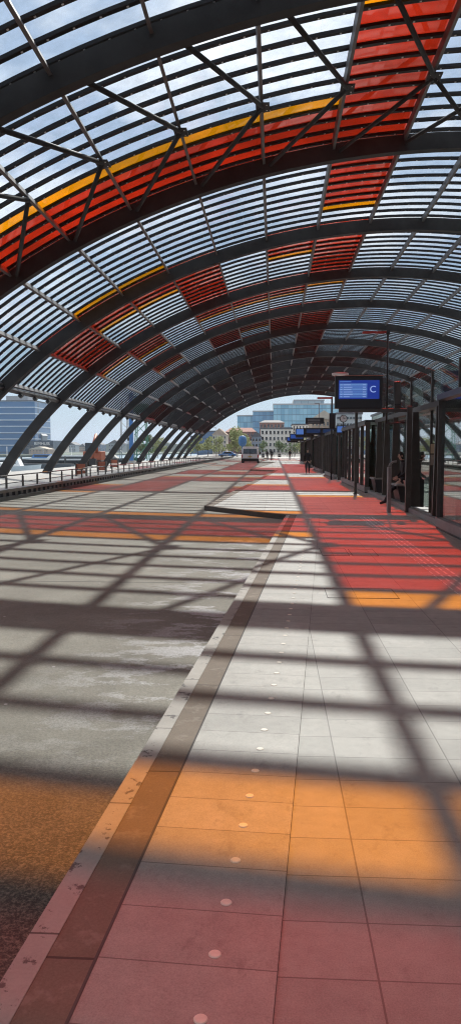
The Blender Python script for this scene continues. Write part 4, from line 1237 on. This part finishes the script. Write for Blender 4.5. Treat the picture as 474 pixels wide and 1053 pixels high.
# blue round sign, plaza clutter
bs = thing('blue_advertising_sphere', 'bright blue rounded sign on a post left of the van', 'sign', (at(249, 465, 190).x, 190, -.13))
bx = at(249.3, 465, 190).x; zc_ = at(249, 453.5, 190).z
mb = MB(); prof = []
n = 16
brp = simple('bright blue', (.04, .15, .34), .5)
vs = []; rings = 9
for i in range(rings):
    th = math.pi*i/(rings-1); rr = max(.02, math.sin(th)**.6)*1.05
    for k in range(n): vs.append((bx+rr*math.cos(2*math.pi*k/n), 190+rr*math.sin(2*math.pi*k/n), zc_+1.35*math.cos(th)))
fs = [(i*n+k, i*n+(k+1) % n, (i+1)*n+(k+1) % n, (i+1)*n+k) for i in range(rings-1) for k in range(n)]
mb.add(vs, fs, brp, True); mb.build('globe', bs)
mb = MB(); mb.tube([(bx, 190, -.13), (bx, 190, zc_-1.3)], .22, brp); mb.build('post', bs)

def car(px, Y, label, paint, z0=-.13):
    x = at(px, 468, Y).x
    t = thing('parked_car', label, 'car', (x, Y, z0), 'cars parked on the plaza')
    mb = MB(); prof = [(-2.1, .35), (-2.1, .75), (-1.3, .92), (-.8, 1.42), (.9, 1.42), (1.5, .95), (2.1, .85), (2.1, .35)]
    mb.prism([(x+a, z0+b) for a, b in prof], 'y', Y-.85, Y+.85, paint); mb.build('body', t, .06)
    mb = MB(); mb.prism([(x-.95, z0+.95), (x-.68, z0+1.34), (x+.82, z0+1.34), (x+1.15, z0+.95)], 'y', Y-.87, Y-.84, M['dglass']); mb.build('side_windows', t)
    for s in (-1.3, 1.3):
        mb = MB(); mb.disc_y(x+s, Y-.88, z0+.33, .33, .2, M['rubber']); mb.build('wheel', t)
car(234, 186, 'dark blue car parked left of the blue sign', M['bluep'])
for i, (px, Y, lb) in enumerate([(270.5, 184, 'black litter bin just right of the van'), (287, 184, 'black litter bin between the standing pair and the far figure')]):
    x = at(px, 468, Y).x; t = thing('litter_bin', lb, 'bin', (x, Y, -.13))
    mb = MB(); mb.prism(oval(x, Y, .32, .32), 'z', -.13, .9, M['black']); mb.build('body', t)
    mb = MB(); mb.prism(oval(x, Y, .38, .38), 'z', .92, 1.02, M['alu']); mb.build('lid', t)
# end railing across the far end
er = thing('end_railing', 'low grey railing across the far end of the bus station', 'railing', (0, 179, -.13))
mb = MB(); mb.tube([(-9, 179, .85), (9, 179, .85)], .05, M['rail']); mb.build('top_rail', er)
mb = MB(); mb.tube([(-9, 179, .40), (9, 179, .40)], .035, M['rail']); mb.build('lower_rail', er)
for q in range(13):
    mb = MB(); mb.tube([(-9+q*1.5, 179, -.13), (-9+q*1.5, 179, .85)], .045, M['rail']); mb.build('post', er)
# lamp posts on the plaza
for px, Y, top, lb in ((327.5, 150, 415, 'tall thin street lamp rising behind the dark sign box'), (222.5, 210, 440, 'thin street lamp on the plaza near the last arch'), (300, 205, 446, 'thin street lamp in front of the white flats')):
    x = at(px, 465, Y).x; zt = at(px, top, Y).z
    t = thing('street_lamp', lb, 'street lamp', (x, Y, -.13), 'street lamps beyond the roof')
    mb = MB(); mb.tube([(x, Y, -.13), (x, Y, zt)], .10, M['rail'], 8, .05); mb.build('pole', t)
    mb = MB(); mb.box(x-.9, x+.1, Y-.12, Y+.12, zt-.05, zt+.08, M['alu']); mb.build('lantern', t)

# ------------------------------------------------------------------ the air
def add_haze():
    m = bpy.data.materials.new('river haze'); m.use_nodes = True; nt = m.node_tree
    nt.nodes.remove(nt.nodes['Principled BSDF'])
    v = nt.nodes.new('ShaderNodeVolumePrincipled'); v.inputs['Color'].default_value = (.80, .88, 1, 1)
    v.inputs['Density'].default_value = HAZE; v.inputs['Anisotropy'].default_value = .2
    nt.links.new(v.outputs[0], nt.nodes['Material Output'].inputs['Volume'])
    mb = MB(); mb.box(-2800, 1700, -400, 3200, -4.5, 75, m); o = mb.build('haze')
    o['kind'] = 'stuff'; o['label'] = 'thin pale blue haze over the river and city'
HAZE = .00022
add_haze()
